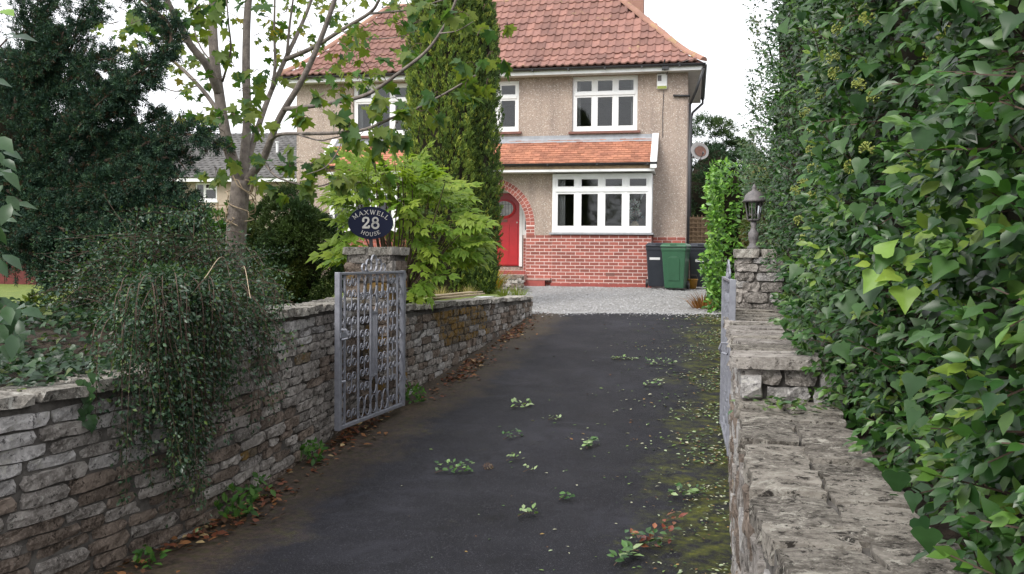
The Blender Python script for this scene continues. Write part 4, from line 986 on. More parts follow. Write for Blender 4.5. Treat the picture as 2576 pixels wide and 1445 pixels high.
MB().lathe([(.098, .425), (.10, .44), (.088, .452), (.08, .485), (.05, .515), (.022, .53), (.018, .545), (.024, .556), (.012, .57), (.004, .59)], 18).ob('cap', M['lampgrey'], ln, smooth=True)

# ------------------------------------------------------------------ wheelie bins
def bin_(label, mat, X, Y, rz, num=None, panel=True):
    b = thing('wheelie_bin', label, 'bin', (X, Y, gz(Y) + .005), rz, 'wheelie bins beside the bay')
    def sec(z, wx, wy, oy=0): return [(-wx, oy - wy, z), (wx, oy - wy, z), (wx, oy + wy, z), (-wx, oy + wy, z)]
    rg = [sec(.03, .215, .24, .03), sec(.10, .222, .25, .03), sec(.86, .27, .325), sec(.90, .285, .34), sec(.96, .287, .342)]
    v = [p for r in rg for p in r]; f = [(i * 4 + j, i * 4 + (j + 1) % 4, i * 4 + 4 + (j + 1) % 4, i * 4 + 4 + j) for i in range(4) for j in range(4)] + [(3, 2, 1, 0), (16, 17, 18, 19)]
    MB().add(v, f).ob('body', M[mat], b, bevel=.02)
    if panel:   # raised arch panel on the front
        pts = [(-.13, .2), (.13, .2), (.14, .66), (.12, .72), (.07, .745), (-.07, .745), (-.12, .72), (-.14, .66)]
        fr_ = lambda z: -(.25 - .03) - (z - .10) / .76 * .105 + .0
        mb = MB(); n = len(pts); mb.add([(x, fr_(z) - .012, z) for x, z in pts] + [(x, fr_(z) + .02, z) for x, z in pts], [tuple(range(n))] + [((j + 1) % n, j, n + j, n + (j + 1) % n) for j in range(n)]); mb.ob('front_panel', M[mat], b, bevel=.006)
    rg = [sec(.962, .295, .36, -.005), sec(1.0, .295, .36, -.005), sec(1.045, .26, .30, .01), sec(1.06, .2, .24, .02)]
    v = [p for r in rg for p in r]; f = [(i * 4 + j, i * 4 + (j + 1) % 4, i * 4 + 4 + (j + 1) % 4, i * 4 + 4 + j) for i in range(3) for j in range(4)] + [(3, 2, 1, 0), (12, 13, 14, 15)]
    ld = MB().add(v, f).ob('lid', M[mat], b, bevel=.012)
    MB().box(-.07, .07, -.37, -.30, 1.0, 1.035).ob('lid_grip', M[mat], ld)
    MB().tube([(-.2, .36, .98), (-.2, .40, .97), (.2, .40, .97), (.2, .36, .98)], .016, 8).ob('handle', M[mat], b)
    for s in (-1, 1): 
        wh = MB().lathe([(.06, -.02), (.10, -.025), (.10, .025), (.06, .02)], 18).ob('wheel', M['black'], b, loc=(s * .25, .22, .10), rot=(0, rad(90), 0)); MB().lathe([(.045, -.03), (.045, .03)], 10).ob('hub', M['lampgrey'], wh)
    if num:
        lb = MB().box(-.12, .12, -.300, -.280, .62, .80).ob('label_plate', M['label'], b, rot=(rad(0), 0, 0)); 
        mb = MB(); glyph(mb, '6', .11, lambda x, z: (-.09 + x, .655 + z), .16, -.304, -.299); mb.ob('numeral', M['black'], b)
        MB().box(-.12, .12, -.304, -.29, .83, .87).ob('strip', M['lead'], b)
    else:
        if mat == 'binblack':
            MB().box(-.2, .04, -.305, -.285, .66, .84).ob('label_plate', M['label'], b); MB().box(-.19, .02, -.308, -.304, .76, .80).ob('strip', M['lead'], b)
    return b
pb_ = W(1700, 733, 20.3); bin_('green wheelie bin standing in front of two dark ones', 'bingreen', pb_[0], 20.35, rad(-20))
pb_ = W(1655, 725, 20.9); bin_('dark wheelie bin between the brick bay and the green bin', 'binblack', pb_[0], 20.95, rad(-8), panel=False)
pb_ = W(1757, 720, 21.0); bin_('dark wheelie bin with number 6 half behind the laurel hedge', 'binblack', pb_[0] + .05, 21.1, rad(-10), num='6', panel=False)
yb = W(1743, 722, 20.6); t = thing('yellow_tub', 'small yellow tub on the gravel behind the green bin', 'tub', (yb[0], 20.7, gz(20.7)))
MB().lathe([(.10, 0), (.13, .2), (.14, .21), (.14, .23)], 14).ob('body', M['yellow'], t, smooth=True); MB().tube([(-.14, 0, .2), (-.1, 0, .32), (.1, 0, .32), (.14, 0, .2)], .006, 5).ob('handle', M['lampgrey'], t)

# vase of flowers in the bay window
def hw(x, y, z): return (-5.824 + x * math.cos(HTH) + y * math.sin(HTH), 23.953 - x * math.sin(HTH) + y * math.cos(HTH), z)
vt = thing('flower_vase', 'cream vase of white and dusky flowers inside the bay window', 'vase', hw(9.07, -.36, 2.201))
MB().lathe([(.06, 0), (.10, .08), (.12, .17), (.10, .26), (.06, .30), (.075, .32)], 18).ob('vase', M['cane'], vt, smooth=True)
M['petal'] = leaf_mat('petals', .6, .2, .2)
Pn, d, i = lumps(420, (-.04, 0, .62), (.12, .1, .17), 9, .075); fm = fmesh('flower_heads', T_OVAL, Pn, d + rdir(len(d)) * .5, rdir(len(d)), rng.uniform(.05, .09, len(d)), rcol(len(d), [(.75, .78, .78), (.6, .66, .66), (.32, .2, .2)], [6, 2, 2]), M['petal'])
ob('flower_heads', fm, vt); Pn, d, i = lumps(160, (.0, 0, .40), (.13, .1, .1), 6, .05); ob('foliage', fmesh('foliage', T_OVAL, Pn, d, rdir(len(d)), rng.uniform(.05, .08, len(d)), rcol(len(d), [(.10, .2, .2), (.2, .13, .11)]), M['petal']), vt)
mb = MB(); mb.tube([(.05, 0, .4), (.12, -.02, .75), (.14, -.02, .86)], .006, 5); mb.ob('stem', M['twig'], vt); MB().lathe([(.006, 0), (.025, .08), (.05, .15), (.03, .16)], 10).ob('lily', M['white'], vt, loc=(.14, -.02, .85), rot=(0, rad(12), 0))

# low stone steps wall at the porch, canes on the wall
sw = thing('step_wall', 'small grey stone wall end beside the porch steps above the gravel', 'wall', tuple(W(1296, 735, 18.9)))
q0, q1, q2 = W(1243, 700, 19.6), W(1312, 735, 19.0), W(1318, 700, 20.9)
stone_face(sw, Path([(q0[0], q0[1]), (q1[0], q1[1])]), 1, lambda p: .8, lambda m_, p: 1.22, (.07, .11), (.12, .3), ('stone', 'stone_brown'), zstart=.82, zend=1.25)
stone_face(sw, Path([(q1[0], q1[1]), (q2[0], q2[1])]), 1, lambda p: .8, lambda m_, p: 1.22, (.07, .11), (.12, .3), ('stone', 'stone_brown'), zstart=.82, zend=1.25)
MB().add([(q0[0], q0[1] + .05, .7), (q1[0] - .03, q1[1] + .05, .7), (q2[0] - .03, q2[1], .7), (q0[0], q0[1] + 1.6, .7), (q0[0], q0[1] + .05, 1.2), (q1[0] - .03, q1[1] + .05, 1.2), (q2[0] - .03, q2[1], 1.2), (q0[0], q0[1] + 1.6, 1.2)], [(4, 5, 6, 7), (0, 1, 5, 4), (1, 2, 6, 5)]).ob('mortar', M['mortar'], sw, keep=True)
for k in range(9):
    a = W(1080 + random.uniform(-8, 40), 764, 10.4 + random.uniform(-.12, .12)); b = W(1195 + random.uniform(-20, 40), 747, 12.1 + random.uniform(-.2, .1)); zz = 1.075 + .022 * (k // 3)
    t = Vector((b[0] - a[0], b[1] - a[1], 0)); o = MB().tube([(0, 0, 0), tuple(t * .33), tuple(t * .66), tuple(t)], [.012, .011, .0105, .009], 7).ob('bamboo_cane', M['cane'], None, smooth=True, loc=(a[0] - .06, a[1], zz + .02))
    tag(o, 'pale bamboo cane in the bundle lying on the retaining wall', 'cane', 'bamboo cane bundle', 'thing')
pwp = W(1225, 755, 12.2); tag(MB().box(-.2, .2, -.06, .06, 0, .012).add([(-.2, -.06, .013), (.2, -.06, .03), (.22, .05, .02), (-.18, .06, .025)], [(0, 1, 2, 3)]).ob('plastic_sheet', M['label'], None, loc=(pwp[0], pwp[1], 1.045), rot=(0, 0, .9)), 'scrap of white plastic on the retaining wall beside the canes', 'plastic scrap', kind='thing')

# ------------------------------------------------------------------ background buildings
nb = thing('neighbour_house', 'beige neighbouring house with grey tiled roof beyond the garden behind the maple trunk', 'house', tuple(W(560, 700, 38)))
nb.location.z = .95; nb.rotation_euler = (0, 0, rad(-6))
def lw(u, v, Y=38):  # point in the neighbour house's frame
    return nb_inv @ Vector(W(u, v, Y))
nb_inv = nb.matrix_basis.inverted()
a, b = lw(380, 452), lw(748, 452); x0, x1, ze = a.x, b.x, a.z; 
wl_, wt_, wr_, wb_ = lw(487, 460).x, lw(487, 460).z, lw(545, 505).x, lw(545, 505).z
mb = MB(); wallgrid(mb, x0 - 6, x1 + .3, -.1, ze + .02, 0, .3, [(wl_, wr_, wb_, wt_)]); mb.add([(x1 + .3, 0, -.1), (x1 + .3, 7, -.1), (x1 + .3, 7, ze), (x1 + .3, 3.5, ze + 2.3), (x1 + .3, 0, ze)], [(0, 1, 2, 3, 4)]); mb.ob('wall', M['nwall'], nb)
MB().box(wl_ - .8, wr_ + 1.2, 1.0, 1.05, wb_ - 1, wt_ + .4).ob('room_wall', M['room'], nb)
mb = MB(); mb.box(wl_, wr_, .05, .1, wb_, wb_ + .09); mb.box(wl_, wr_, .05, .1, wt_ - .07, wt_); mb.box(wl_, wl_ + .07, .051, .099, wb_ + .09, wt_ - .07); mb.box(wr_ - .07, wr_, .051, .099, wb_ + .09, wt_ - .07); mb.box(wl_ + .36, wl_ + .46, .052, .098, wb_ + .09, wt_ - .07); mb.box(wl_ + .46, wr_ - .07, .053, .097, wt_ - .28, wt_ - .21)
wn = mb.ob('window', M['white'], nb); MB().box(wl_ + .07, wl_ + .36, .07, .075, wb_ + .09, wt_ - .07).ob('pane', M['glass'], wn); MB().box(wl_ + .46, wr_ - .07, .07, .075, wb_ + .09, wt_ - .28).ob('pane', M['glass'], wn)
MB().box(wl_ - .05, wr_ + .05, -.06, .06, wb_ - .08, wb_ - .004).ob('sill', M['white'], wn)
MB().box(x0 - 6, x1 + .45, -.42, -.39, ze - .1, ze + .1).ob('fascia', M['white'], nb)
rf = MB().add([(x0 - 6, -.45, ze + .06), (x1 + .5, -.45, ze + .06), (x1 + .5, 3.5, ze + 2.45), (x0 - 6, 3.5, ze + 2.45), (x0 - 6, 7.4, ze + .06), (x1 + .5, 7.4, ze + .06)], [(0, 1, 2, 3), (3, 2, 5, 4)]).ob('roof', M['greytile'], nb)
ntile = []; 
for i in range(21): ntile.append((i / 21))
gm = MB().box(0, .295, 0, .26, 0, .02).add([(.0, 0, .021), (.06, 0, .045), (.12, 0, .021), (.0, .26, .021), (.06, .26, .045), (.12, .26, .021)], [(0, 1, 4, 3), (1, 2, 5, 4), (0, 2, 1)])
sa_ = math.atan2(2.39, 3.95); acc = MB(); gmm = gm.mesh('roof_tile', M['greytile']); cnt = 0
for r in range(20):
    yy = -.47 + 3.95 * r / 20; zz = ze + .075 + 2.39 * r / 20; x = x1 + .2 - (.15 if r % 2 else 0)
    while x > x0 - 5.8:
        if x > x0 + 1.2 and cnt < 300: ob('roof_tile', gmm, rf, (x, yy, zz), (sa_ - .06, 0, 0)); cnt += 1
        else:
            c_, s_ = math.cos(sa_ - .06), math.sin(sa_ - .06); acc.add([(x + p[0], yy + p[1] * c_ - p[2] * s_, zz + p[1] * s_ + p[2] * c_) for p in gm.v], gm.f)
        x -= .3
tag(acc.ob('tile_field', M['greytile'], rf), kind='stuff')
MB().add([(x1 + .46, -.45, ze - .1), (x1 + .46, -.45, ze + .16), (x1 + .46, 3.5, ze + 2.55), (x1 + .46, 3.5, ze + 2.3), (x1 + .62, -.45, ze - .1), (x1 + .62, -.45, ze + .16), (x1 + .62, 3.5, ze + 2.55), (x1 + .62, 3.5, ze + 2.3)], [(0, 1, 2, 3), (7, 6, 5, 4), (1, 5, 6, 2), (4, 5, 1, 0)]).ob('barge_board', M['white'], nb)
pp = lw(700, 380); MB().lathe([(.06, 0), (.06, .5), (.09, .5), (.09, .56)], 8).ob('vent_pipe', M['label'], nb, loc=(pp.x - .6, 1.7, ze + 1.3))
# trellis fence and pink panel between
tf = thing('trellis_fence', 'pink boarded fence with wooden trellis left of the maple trunk', 'fence', tuple(W(500, 640, 21))); tf.location.z = .97
for k in range(12):
    MB().box(-1.6, 1.2, 0, .02, .05 + k * .142, .18 + k * .142).ob('board', M['pinkwall'], tf)
for x in [-1.55 + i * .2 for i in range(14)]: MB().box(x, x + .02, -.03, -.012, .1, 1.86).ob('lath', M['fence'], tf)
for z in [.2 + i * .2 for i in range(9)]: MB().box(-1.58, 1.18, -.045, -.031, z, z + .02).ob('lath', M['fence'], tf)
for x in (-1.65, 1.2): MB().box(x, x + .08, -.03, .05, 0, 1.95).ob('post', M['fence'], tf)
# red garden shed at the far left
sh = thing('garden_shed', 'dark red timber shed with a small window behind the dark conifer', 'shed', tuple(W(40, 710, 18))); sh.location.z = .96; sh.rotation_euler = (0, 0, rad(14))
shw = lambda u, v: sh.matrix_basis.inverted() @ Vector(W(u, v, 18))
for k in range(16): x = -2.2 + k * .2; (MB().box(x, x + .19, 0, .03, 0, 2.3).ob('board', M['shed'], sh)) if not (.35 < x + .1 < .85) else (MB().box(x, x + .19, 0, .03, 0, .55).ob('board', M['shed'], sh), MB().box(x, x + .19, 0, .03, 1.4, 2.3).ob('board', M['shed'], sh))
MB().box(.985, 1.01, .03, 2.4, 0, 2.3).box(-2.2, -2.17, .03, 2.4, 0, 2.3).box(-2.2, 1.0, 2.4, 2.43, 0, 2.3).ob('side_wall', M['shed'], sh)
wn = MB().box(.36, .86, -.03, .04, .5, .57).box(.36, .86, -.03, .04, 1.36, 1.43).box(.36, .43, -.029, .039, .57, 1.36).box(.79, .86, -.029, .039, .57, 1.36).ob('window', M['shed'], sh); MB().box(.43, .79, 0, .005, .57, 1.36).ob('pane', M['glass'], wn)
MB().add([(-2.4, -.25, 2.28), (1.2, -.25, 2.28), (1.2, 1.2, 2.95), (-2.4, 1.2, 2.95), (-2.4, 2.7, 2.28), (1.2, 2.7, 2.28)], [(0, 1, 2, 3), (3, 2, 5, 4)]).ob('roof', M['greytile'], sh)
v, f = rough_box(77, 4, 4, 3, .1, .35); bp = W(212, 700, 17); tag(ob('boulder', mesh('boulder', v, f, M['stone_pale']), None, (bp[0], bp[1], 1.05), (0, 0, .4), (.5, .4, .3)), 'pale rounded boulder on the lawn near the red shed', 'boulder', kind='thing')
# trellis beside the house on the right
tr = thing('side_trellis', 'brown wooden trellis screen beside the downpipe behind the bins', 'trellis', tuple(W(1755, 700, 24.5))); tr.location.z = .93
for x in [-.4 + i * .12 for i in range(14)]: MB().box(x, x + .025, 0, .02, .05, 1.9).ob('lath', M['fence'], tr)
for z in [.1 + i * .12 for i in range(15)]: MB().box(-.42, 1.3, -.021, -.001, z, z + .025).ob('lath', M['fence'], tr)
for x in (-.47, 1.28): MB().box(x, x + .07, -.02, .05, 0, 1.98).ob('post', M['fence'], tr)
MB().box(-.42, 1.3, .06, .09, 0, 1.85).ob('backing_panel', M['fence'], tr)

# ------------------------------------------------------------------ maple tree
def pt(L, dflt=9.0): return [W(q[0], q[1], q[2] if len(q) > 2 else dflt) for q in L]
mp = thing('maple_tree', 'grey stemmed maple forking above the garden wall with loose lobed leaves', 'tree', tuple(W(592, 780, 9.0))); mp.location.z = 1.0
BR = [  # (points in view coordinates with depth, start radius, end radius)
 ([(585, 830, 9), (588, 740, 9), (592, 620, 9), (600, 520, 9), (606, 455, 9)], .112, .092),
 ([(604, 480, 9), (592, 425, 8.95), (572, 360, 8.9), (556, 270, 8.9), (540, 150, 8.9), (535, 60, 8.95), (538, -60, 9), (545, -260, 9.1)], .064, .038),
 ([(552, 240, 8.9), (520, 165, 8.7), (478, 112, 8.6), (452, 60, 8.5), (420, 0, 8.4), (395, -90, 8.3)], .042, .024),
 ([(560, 300, 8.9), (520, 240, 9.2), (470, 185, 9.4), (410, 130, 9.6), (370, 80, 9.7), (340, 20, 9.8)], .026, .010),
 ([(610, 470, 9.02), (614, 400, 9.1), (622, 300, 9.2), (619, 180, 9.2), (621, 60, 9.25), (628, -60, 9.3), (625, -260, 9.4)], .050, .032),
 ([(612, 470, 9.0), (640, 430, 8.95), (662, 400, 8.9), (680, 355, 8.85), (705, 294, 8.8), (763, 196, 8.6), (807, 98, 8.5), (842, 0, 8.4), (880, -120, 8.3)], .046, .018),
 ([(614, 440, 9.05), (632, 375, 9.2), (652, 313, 9.3), (680, 235, 9.5), (719, 147, 9.6), (754, 73, 9.7), (783, 0, 9.8), (810, -100, 9.9)], .036, .015),
 ([(684, 225, 9.5), (692, 165, 9.5), (690, 80, 9.5), (692, -30, 9.5)], .022, .010), ([(722, 140, 9.6), (728, 70, 9.6), (740, -20, 9.6)], .02, .010),
 ([(719, 150, 9.55), (788, 120, 9.3), (859, 76, 9.1), (930, 33, 8.9), (954, 0, 8.8), (985, -60, 8.7)], .026, .012),
 ([(930, 35, 8.9), (1033, 24, 8.6), (1115, 0, 8.4)], .012, .006), ([(859, 78, 9.1), (900, 95, 8.9), (960, 98, 8.7), (1020, 90, 8.6)], .010, .004),
 ([(716, 275, 8.75), (780, 268, 8.3), (837, 258, 8.0), (884, 250, 7.8), (938, 231, 7.6), (1006, 182, 7.4), (1074, 128, 7.3), (1120, 62, 7.2), (1147, 0, 7.1), (1160, -60, 7.1)], .022, .010),
 ([(1105, 85, 7.2), (1150, 78, 7.1), (1190, 55, 7.0)], .007, .003),
 ([(682, 352, 8.8), (707, 338, 8.3), (780, 337, 7.6), (854, 334, 7.0), (919, 326, 6.8), (980, 300, 6.7), (1047, 274, 6.6), (1128, 231, 6.5), (1196, 190, 6.4)], .018, .006),
 ([(753, 340, 7.8), (800, 353, 7.4), (829, 350, 7.2), (870, 340, 7.1)], .009, .005), ([(868, 332, 7.0), (850, 380, 6.9), (820, 420, 6.8), (770, 440, 6.8)], .007, .003),
 ([(660, 405, 8.9), (690, 440, 8.3), (720, 455, 7.8), (790, 470, 7.5), (850, 455, 7.3)], .012, .005),
 ([(560, 205, 8.9), (580, 130, 8.5), (575, 60, 8.3), (570, 0, 8.2)], .012, .006), ([(500, 215, 9.3), (440, 230, 9.2), (390, 205, 9.2), (350, 175, 9.1)], .008, .003),
 ([(548, 170, 8.9), (505, 120, 9.1), (480, 40, 9.2), (470, -30, 9.2)], .010, .005), ([(478, 112, 8.6), (430, 90, 8.4), (380, 40, 8.3), (330, 0, 8.2)], .010, .004),
]
mb = MB(); tips = []
for pts_, r0, r1 in BR:
    P_ = smooth_path(pt(pts_), 5); mb.tube(P_, list(np.linspace(r0, r1, len(P_))), 10 if r0 > .03 else 6)
    for i in range(len(P_)):
        if r0 < .08 and i > len(P_) * .25: tips.append((P_[i], P_[i] - P_[i - 1]))
mb.ob('trunk', M['bark'], mp, smooth=True, keep=True)
# vine stems wound round the fork
mb = MB()
for k in range(7):
    a0 = random.uniform(0, 6); base = W(606, 520, 9.0); pp_ = []
    for t in np.linspace(0, 1, 12):
        a = a0 + t * random.uniform(3, 5); z = base[2] - .45 * t + .28 + random.uniform(-.03, .03); pp_.append((base[0] + (.135 + .02 * random.random()) * math.cos(a), base[1] + .135 * math.sin(a), z))
    mb.tube(smooth_path(pp_, 2), .006, 5)
mb.ob('vine_stem', M['palestem'], mp, keep=True)
twig = MB(); LP, LA, LN, LS, LC = [], [], [], [], []
def spray(c, R, n, size, cols, wts=None, droop=.5):
    """leaves on short twigs round a point"""
    c = np.array(c)
    for k in range(max(1, n // 4)):
        d = rdir(1)[0]; d[2] *= .6; e = c + d * R * random.uniform(.4, 1); m_ = c + d * R * .3 + np.array([0, 0, .03])
        twig.tube([c, m_, e], [.004, .003, .0018], 4, cap=False)
        for j in range(4):
            p = e + rdir(1)[0] * R * .22; ax = nrmz((d * .5 + rdir(1)[0] * .6 + np.array([0, 0, -droop]))[None])[0]
            LP.append(p); LA.append(ax); LN.append(rdir(1)[0] * .7 + np.array([0, -.55, .6])); LS.append(size * random.uniform(.65, 1.2))
            LC.append(rcol(1, cols, wts, .25)[0])
DK, MD, YL, YY = (.035, .085, .022), (.055, .12, .022), (.13, .17, .022), (.22, .19, .03)
CL = [  # leaf sprays: u, v, depth, radius, count, size, palette
 (300, 20, 9.6, .3, 22, .15, 0), (370, 60, 9.5, .3, 20, .14, 1), (420, 30, 8.6, .3, 18, .15, 0), (450, 100, 8.9, .25, 14, .14, 2), (400, 170, 9.4, .3, 16, .13, 2), (345, 185, 9.2, .2, 8, .13, 1), (330, 60, 8.4, .2, 10, .17, 0),
 (480, 200, 9.3, .25, 10, .12, 2), (440, 250, 9.3, .25, 8, .11, 2), (380, 210, 9.3, .14, 4, .13, 1), (500, 250, 9.1, .2, 12, .15, 1), (500, 290, 8.6, .2, 14, .17, 1), (545, 200, 8.4, .2, 12, .15, 1), (540, 50, 8.3, .25, 16, .18, 0), (500, 20, 8.4, .25, 14, .17, 0),
 (590, 170, 8.5, .22, 12, .16, 0), (600, 230, 8.5, .22, 16, .17, 0), (640, 180, 8.7, .2, 14, .16, 0), (650, 210, 8.8, .2, 12, .16, 1), (570, 100, 9.3, .25, 10, .13, 2), (690, 60, 9.6, .3, 14, .13, 2), (660, 120, 9.6, .25, 10, .13, 2), (740, 100, 9.7, .3, 14, .12, 2), (680, 200, 9.4, .2, 8, .14, 2),
 (590, 290, 8.4, .18, 12, .17, 0), (640, 320, 8.3, .2, 14, .18, 0), (660, 280, 8.5, .18, 10, .17, 0), (560, 330, 8.6, .2, 12, .15, 1), (520, 310, 8.8, .2, 8, .14, 1), (575, 390, 8.4, .15, 9, .17, 2), (540, 420, 8.4, .2, 10, .16, 2), (510, 440, 8.6, .2, 8, .14, 2), (650, 395, 8.2, .12, 7, .16, 0),
 (820, 130, 9.0, .3, 14, .12, 2), (780, 60, 9.2, .3, 14, .12, 2), (860, 30, 9.0, .3, 16, .12, 2), (920, 70, 8.8, .3, 18, .13, 2), (880, 150, 8.6, .3, 18, .13, 1), (840, 190, 8.6, .3, 16, .13, 2), (930, 130, 8.4, .3, 20, .14, 1), (970, 60, 8.4, .3, 18, .14, 1), (1000, 20, 8.4, .3, 18, .14, 1), (900, 200, 8.2, .25, 14, .14, 1), (960, 190, 7.9, .25, 12, .15, 1),
 (1040, 60, 8.0, .25, 16, .16, 0), (1080, 30, 7.8, .25, 16, .16, 0), (1060, 110, 7.5, .2, 12, .16, 0), (1130, 30, 7.2, .2, 12, .16, 1), (1180, 40, 7.0, .15, 8, .16, 0), (1200, 90, 7.0, .2, 10, .17, 0), (1240, 130, 7.0, .16, 8, .16, 0), (1260, 160, 6.8, .16, 8, .16, 0), (1275, 60, 7.0, .10, 4, .13, 1),
 (820, 250, 6.8, .08, 5, .22, 0), (835, 285, 6.8, .08, 5, .22, 0), (780, 300, 6.9, .12, 7, .19, 0), (745, 285, 7.4, .14, 6, .17, 0), (890, 270, 7.2, .16, 10, .16, 1), (930, 290, 6.8, .2, 14, .16, 1), (880, 320, 6.8, .16, 12, .17, 0), (930, 330, 6.7, .16, 12, .17, 0), (1000, 310, 6.6, .16, 12, .17, 0), (1060, 280, 6.5, .16, 12, .17, 0), (1010, 260, 6.7, .16, 10, .16, 1),
 (1110, 240, 6.5, .14, 10, .17, 0), (1170, 215, 6.4, .14, 12, .17, 0), (1200, 170, 6.4, .14, 10, .16, 0), (1230, 200, 6.4, .13, 10, .17, 1), (1190, 260, 6.4, .12, 8, .15, 2), (1160, 250, 6.4, .10, 5, .15, 2), (930, 375, 6.6, .10, 6, .22, 0), (960, 350, 6.6, .10, 6, .19, 0), (1000, 360, 6.6, .1, 5, .17, 0),
 (680, 430, 8.0, .2, 16, .17, 0), (730, 420, 7.6, .22, 18, .17, 0), (780, 415, 7.4, .2, 18, .17, 0), (820, 430, 7.2, .18, 16, .18, 0), (700, 465, 7.8, .18, 14, .16, 0), (760, 470, 7.4, .18, 14, .17, 0), (840, 470, 7.2, .16, 12, .18, 0), (900, 460, 7.1, .16, 12, .17, 0), (960, 440, 7.0, .12, 8, .2, 0), (740, 500, 7.4, .08, 3, .15, 2),
 (280, 60, 9.5, .3, 26, .12, 2), (330, 110, 9.6, .3, 24, .12, 2), (420, 80, 9.6, .3, 24, .12, 2), (370, 140, 9.7, .3, 22, .11, 2), (460, 160, 9.6, .3, 22, .11, 2), (480, 60, 9.4, .3, 22, .12, 2), (520, 160, 9.4, .25, 16, .12, 2), (440, 290, 9.4, .25, 10, .11, 2), (660, 40, 9.8, .3, 24, .12, 2), (720, 30, 9.8, .3, 24, .11, 2), (700, 100, 9.8, .3, 18, .11, 2), (770, 130, 9.6, .3, 20, .11, 2), (830, 70, 9.4, .3, 26, .11, 2), (890, 40, 9.2, .3, 26, .11, 2), (800, 20, 9.6, .3, 26, .11, 2), (870, 110, 9.0, .3, 24, .12, 2), (920, 160, 8.8, .3, 22, .12, 2), (980, 130, 8.4, .3, 20, .13, 1), (960, 20, 8.8, .3, 26, .12, 2), (1010, 100, 8.2, .25, 16, .13, 1), (860, 230, 8.6, .25, 14, .12, 2), (800, 200, 8.8, .25, 12, .12, 2), (640, 90, 9.6, .25, 14, .12, 2), (590, 40, 9.5, .25, 16, .12, 2),
 (600, -60, 9, .6, 50, .15, 1), (450, -80, 8.8, .6, 45, .15, 1), (760, -80, 9.4, .6, 50, .15, 1), (930, -70, 8.8, .5, 45, .15, 1), (1080, -70, 7.8, .5, 35, .16, 0), (540, 0, 8.3, .25, 16, .18, 0), (640, 0, 8.6, .25, 14, .17, 0)]
PAL = [([DK, MD, YL], [5, 4, .6]), ([DK, MD, YL], [2, 4, 3]), ([MD, YL, YY], [2, 6, 1])]
for u, v_, Y, R_, n_, sz, pl in CL: spray(W(u, v_, Y), R_ * 1.1, max(4, int(n_ * (.95 if u < 560 else .7))), sz * .72, *PAL[pl])
tag(twig.ob('twigs', M['twig'], mp, keep=True), kind='stuff')
LP, LA, LN, LS, LC = map(np.array, (LP, LA, LN, LS, LC))
order = np.argsort(LP[:, 1] / LS); near = order[:280]; far_ = order[280:]
MC = {}
def leaf_obj(name, T, mat, parent, p, ax, nr, s, var=6):
    k = (name, id(T), mat.name, random.randrange(var))
    if k not in MC:
        vv = np.array(T[0], float); r = np.random.default_rng(k[3]); vv[:, 2] += r.uniform(-.015, .015, len(vv)); vv[:, 2] -= r.uniform(.05, .3) * vv[:, 1] ** 2; vv[:, 0] *= r.uniform(.85, 1.15); MC[k] = mesh(name, vv, T[1], mat, True)
    y = nrmz(np.asarray(ax)[None])[0]; z = np.asarray(nr) - np.dot(nr, y) * y; z = z / np.linalg.norm(z); x = np.cross(y, z)
    m4 = Matrix(np.stack([x, y, z], 1).tolist()).to_4x4() @ Matrix.Diagonal((s, s, s, 1)); m4.translation = Vector(p)
    o = bpy.data.objects.new(name, MC[k]); o.matrix_basis = m4; return put(o, parent, True)
for i in near: leaf_obj('leaf', T_MAPLE, M['mapleleaf'], mp, LP[i], LA[i], LN[i], LS[i])
tag(ob('crown', fmesh('crown', T_MAPLE, LP[far_], LA[far_], LN[far_], LS[far_], LC[far_], M['softleaf']), mp, keep=True), kind='stuff')

# ------------------------------------------------------------------ dark conifer on the left
cn = thing('juniper_tree', 'dark blue green conifer with ragged drooping plumes filling the upper left corner', 'tree', tuple(W(120, 800, 7.2))); cn.location.z = .9
axes = [([(60, 560, 7.2), (120, 420, 7), (190, 330, 6.8), (260, 250, 6.7), (330, 195, 6.6), (395, 150, 6.6), (432, 95, 6.6)], .10), ([(330, 200, 6.7), (370, 205, 6.6), (400, 165, 6.6)], .06),
        ([(432, 110, 6.6), (425, 60, 6.6), (380, 20, 6.6), (330, -20, 6.7)], .06), ([(100, 400, 7), (180, 330, 6.9), (260, 300, 6.8), (340, 245, 6.7)], .10), ([(120, 470, 7), (230, 420, 6.9), (330, 380, 6.7), (420, 340, 6.6), (520, 345, 6.5), (545, 362, 6.5)], .085),
        ([(200, 420, 6.9), (300, 340, 6.8), (400, 300, 6.7), (430, 325, 6.6)], .08), ([(300, 420, 6.8), (380, 400, 6.7), (440, 400, 6.6), (470, 430, 6.6)], .08), ([(60, 350, 7), (120, 220, 7), (180, 120, 7), (200, 40, 7), (230, 0, 7)], .12),
        ([(30, 300, 7), (60, 150, 7), (90, 50, 7), (100, -60, 7)], .14), ([(120, 250, 7), (200, 180, 6.9), (260, 150, 6.8), (300, 160, 6.8)], .10), ([(160, 300, 6.9), (260, 230, 6.8), (300, 230, 6.8), (320, 260, 6.8)], .09),
        ([(80, 480, 7), (200, 470, 6.8), (300, 460, 6.6), (380, 440, 6.5), (440, 455, 6.5)], .10), ([(60, 560, 7), (180, 540, 6.8), (300, 530, 6.6), (420, 520, 6.4), (470, 540, 6.4)], .12), ([(40, 200, 7), (140, 120, 6.9), (160, 80, 6.9)], .12), ([(20, 480, 7), (120, 560, 6.6), (240, 600, 6.4)], .13), ([(150, 600, 7), (260, 580, 6.8), (380, 570, 6.6), (450, 590, 6.5)], .11), ([(100, 640, 6.9), (220, 660, 6.6), (330, 640, 6.5), (420, 650, 6.4)], .11), ([(330, 480, 6.9), (400, 480, 6.7), (460, 500, 6.6), (500, 540, 6.6)], .08), ([(0, 620, 6.9), (80, 640, 6.7), (160, 690, 6.6)], .1)]
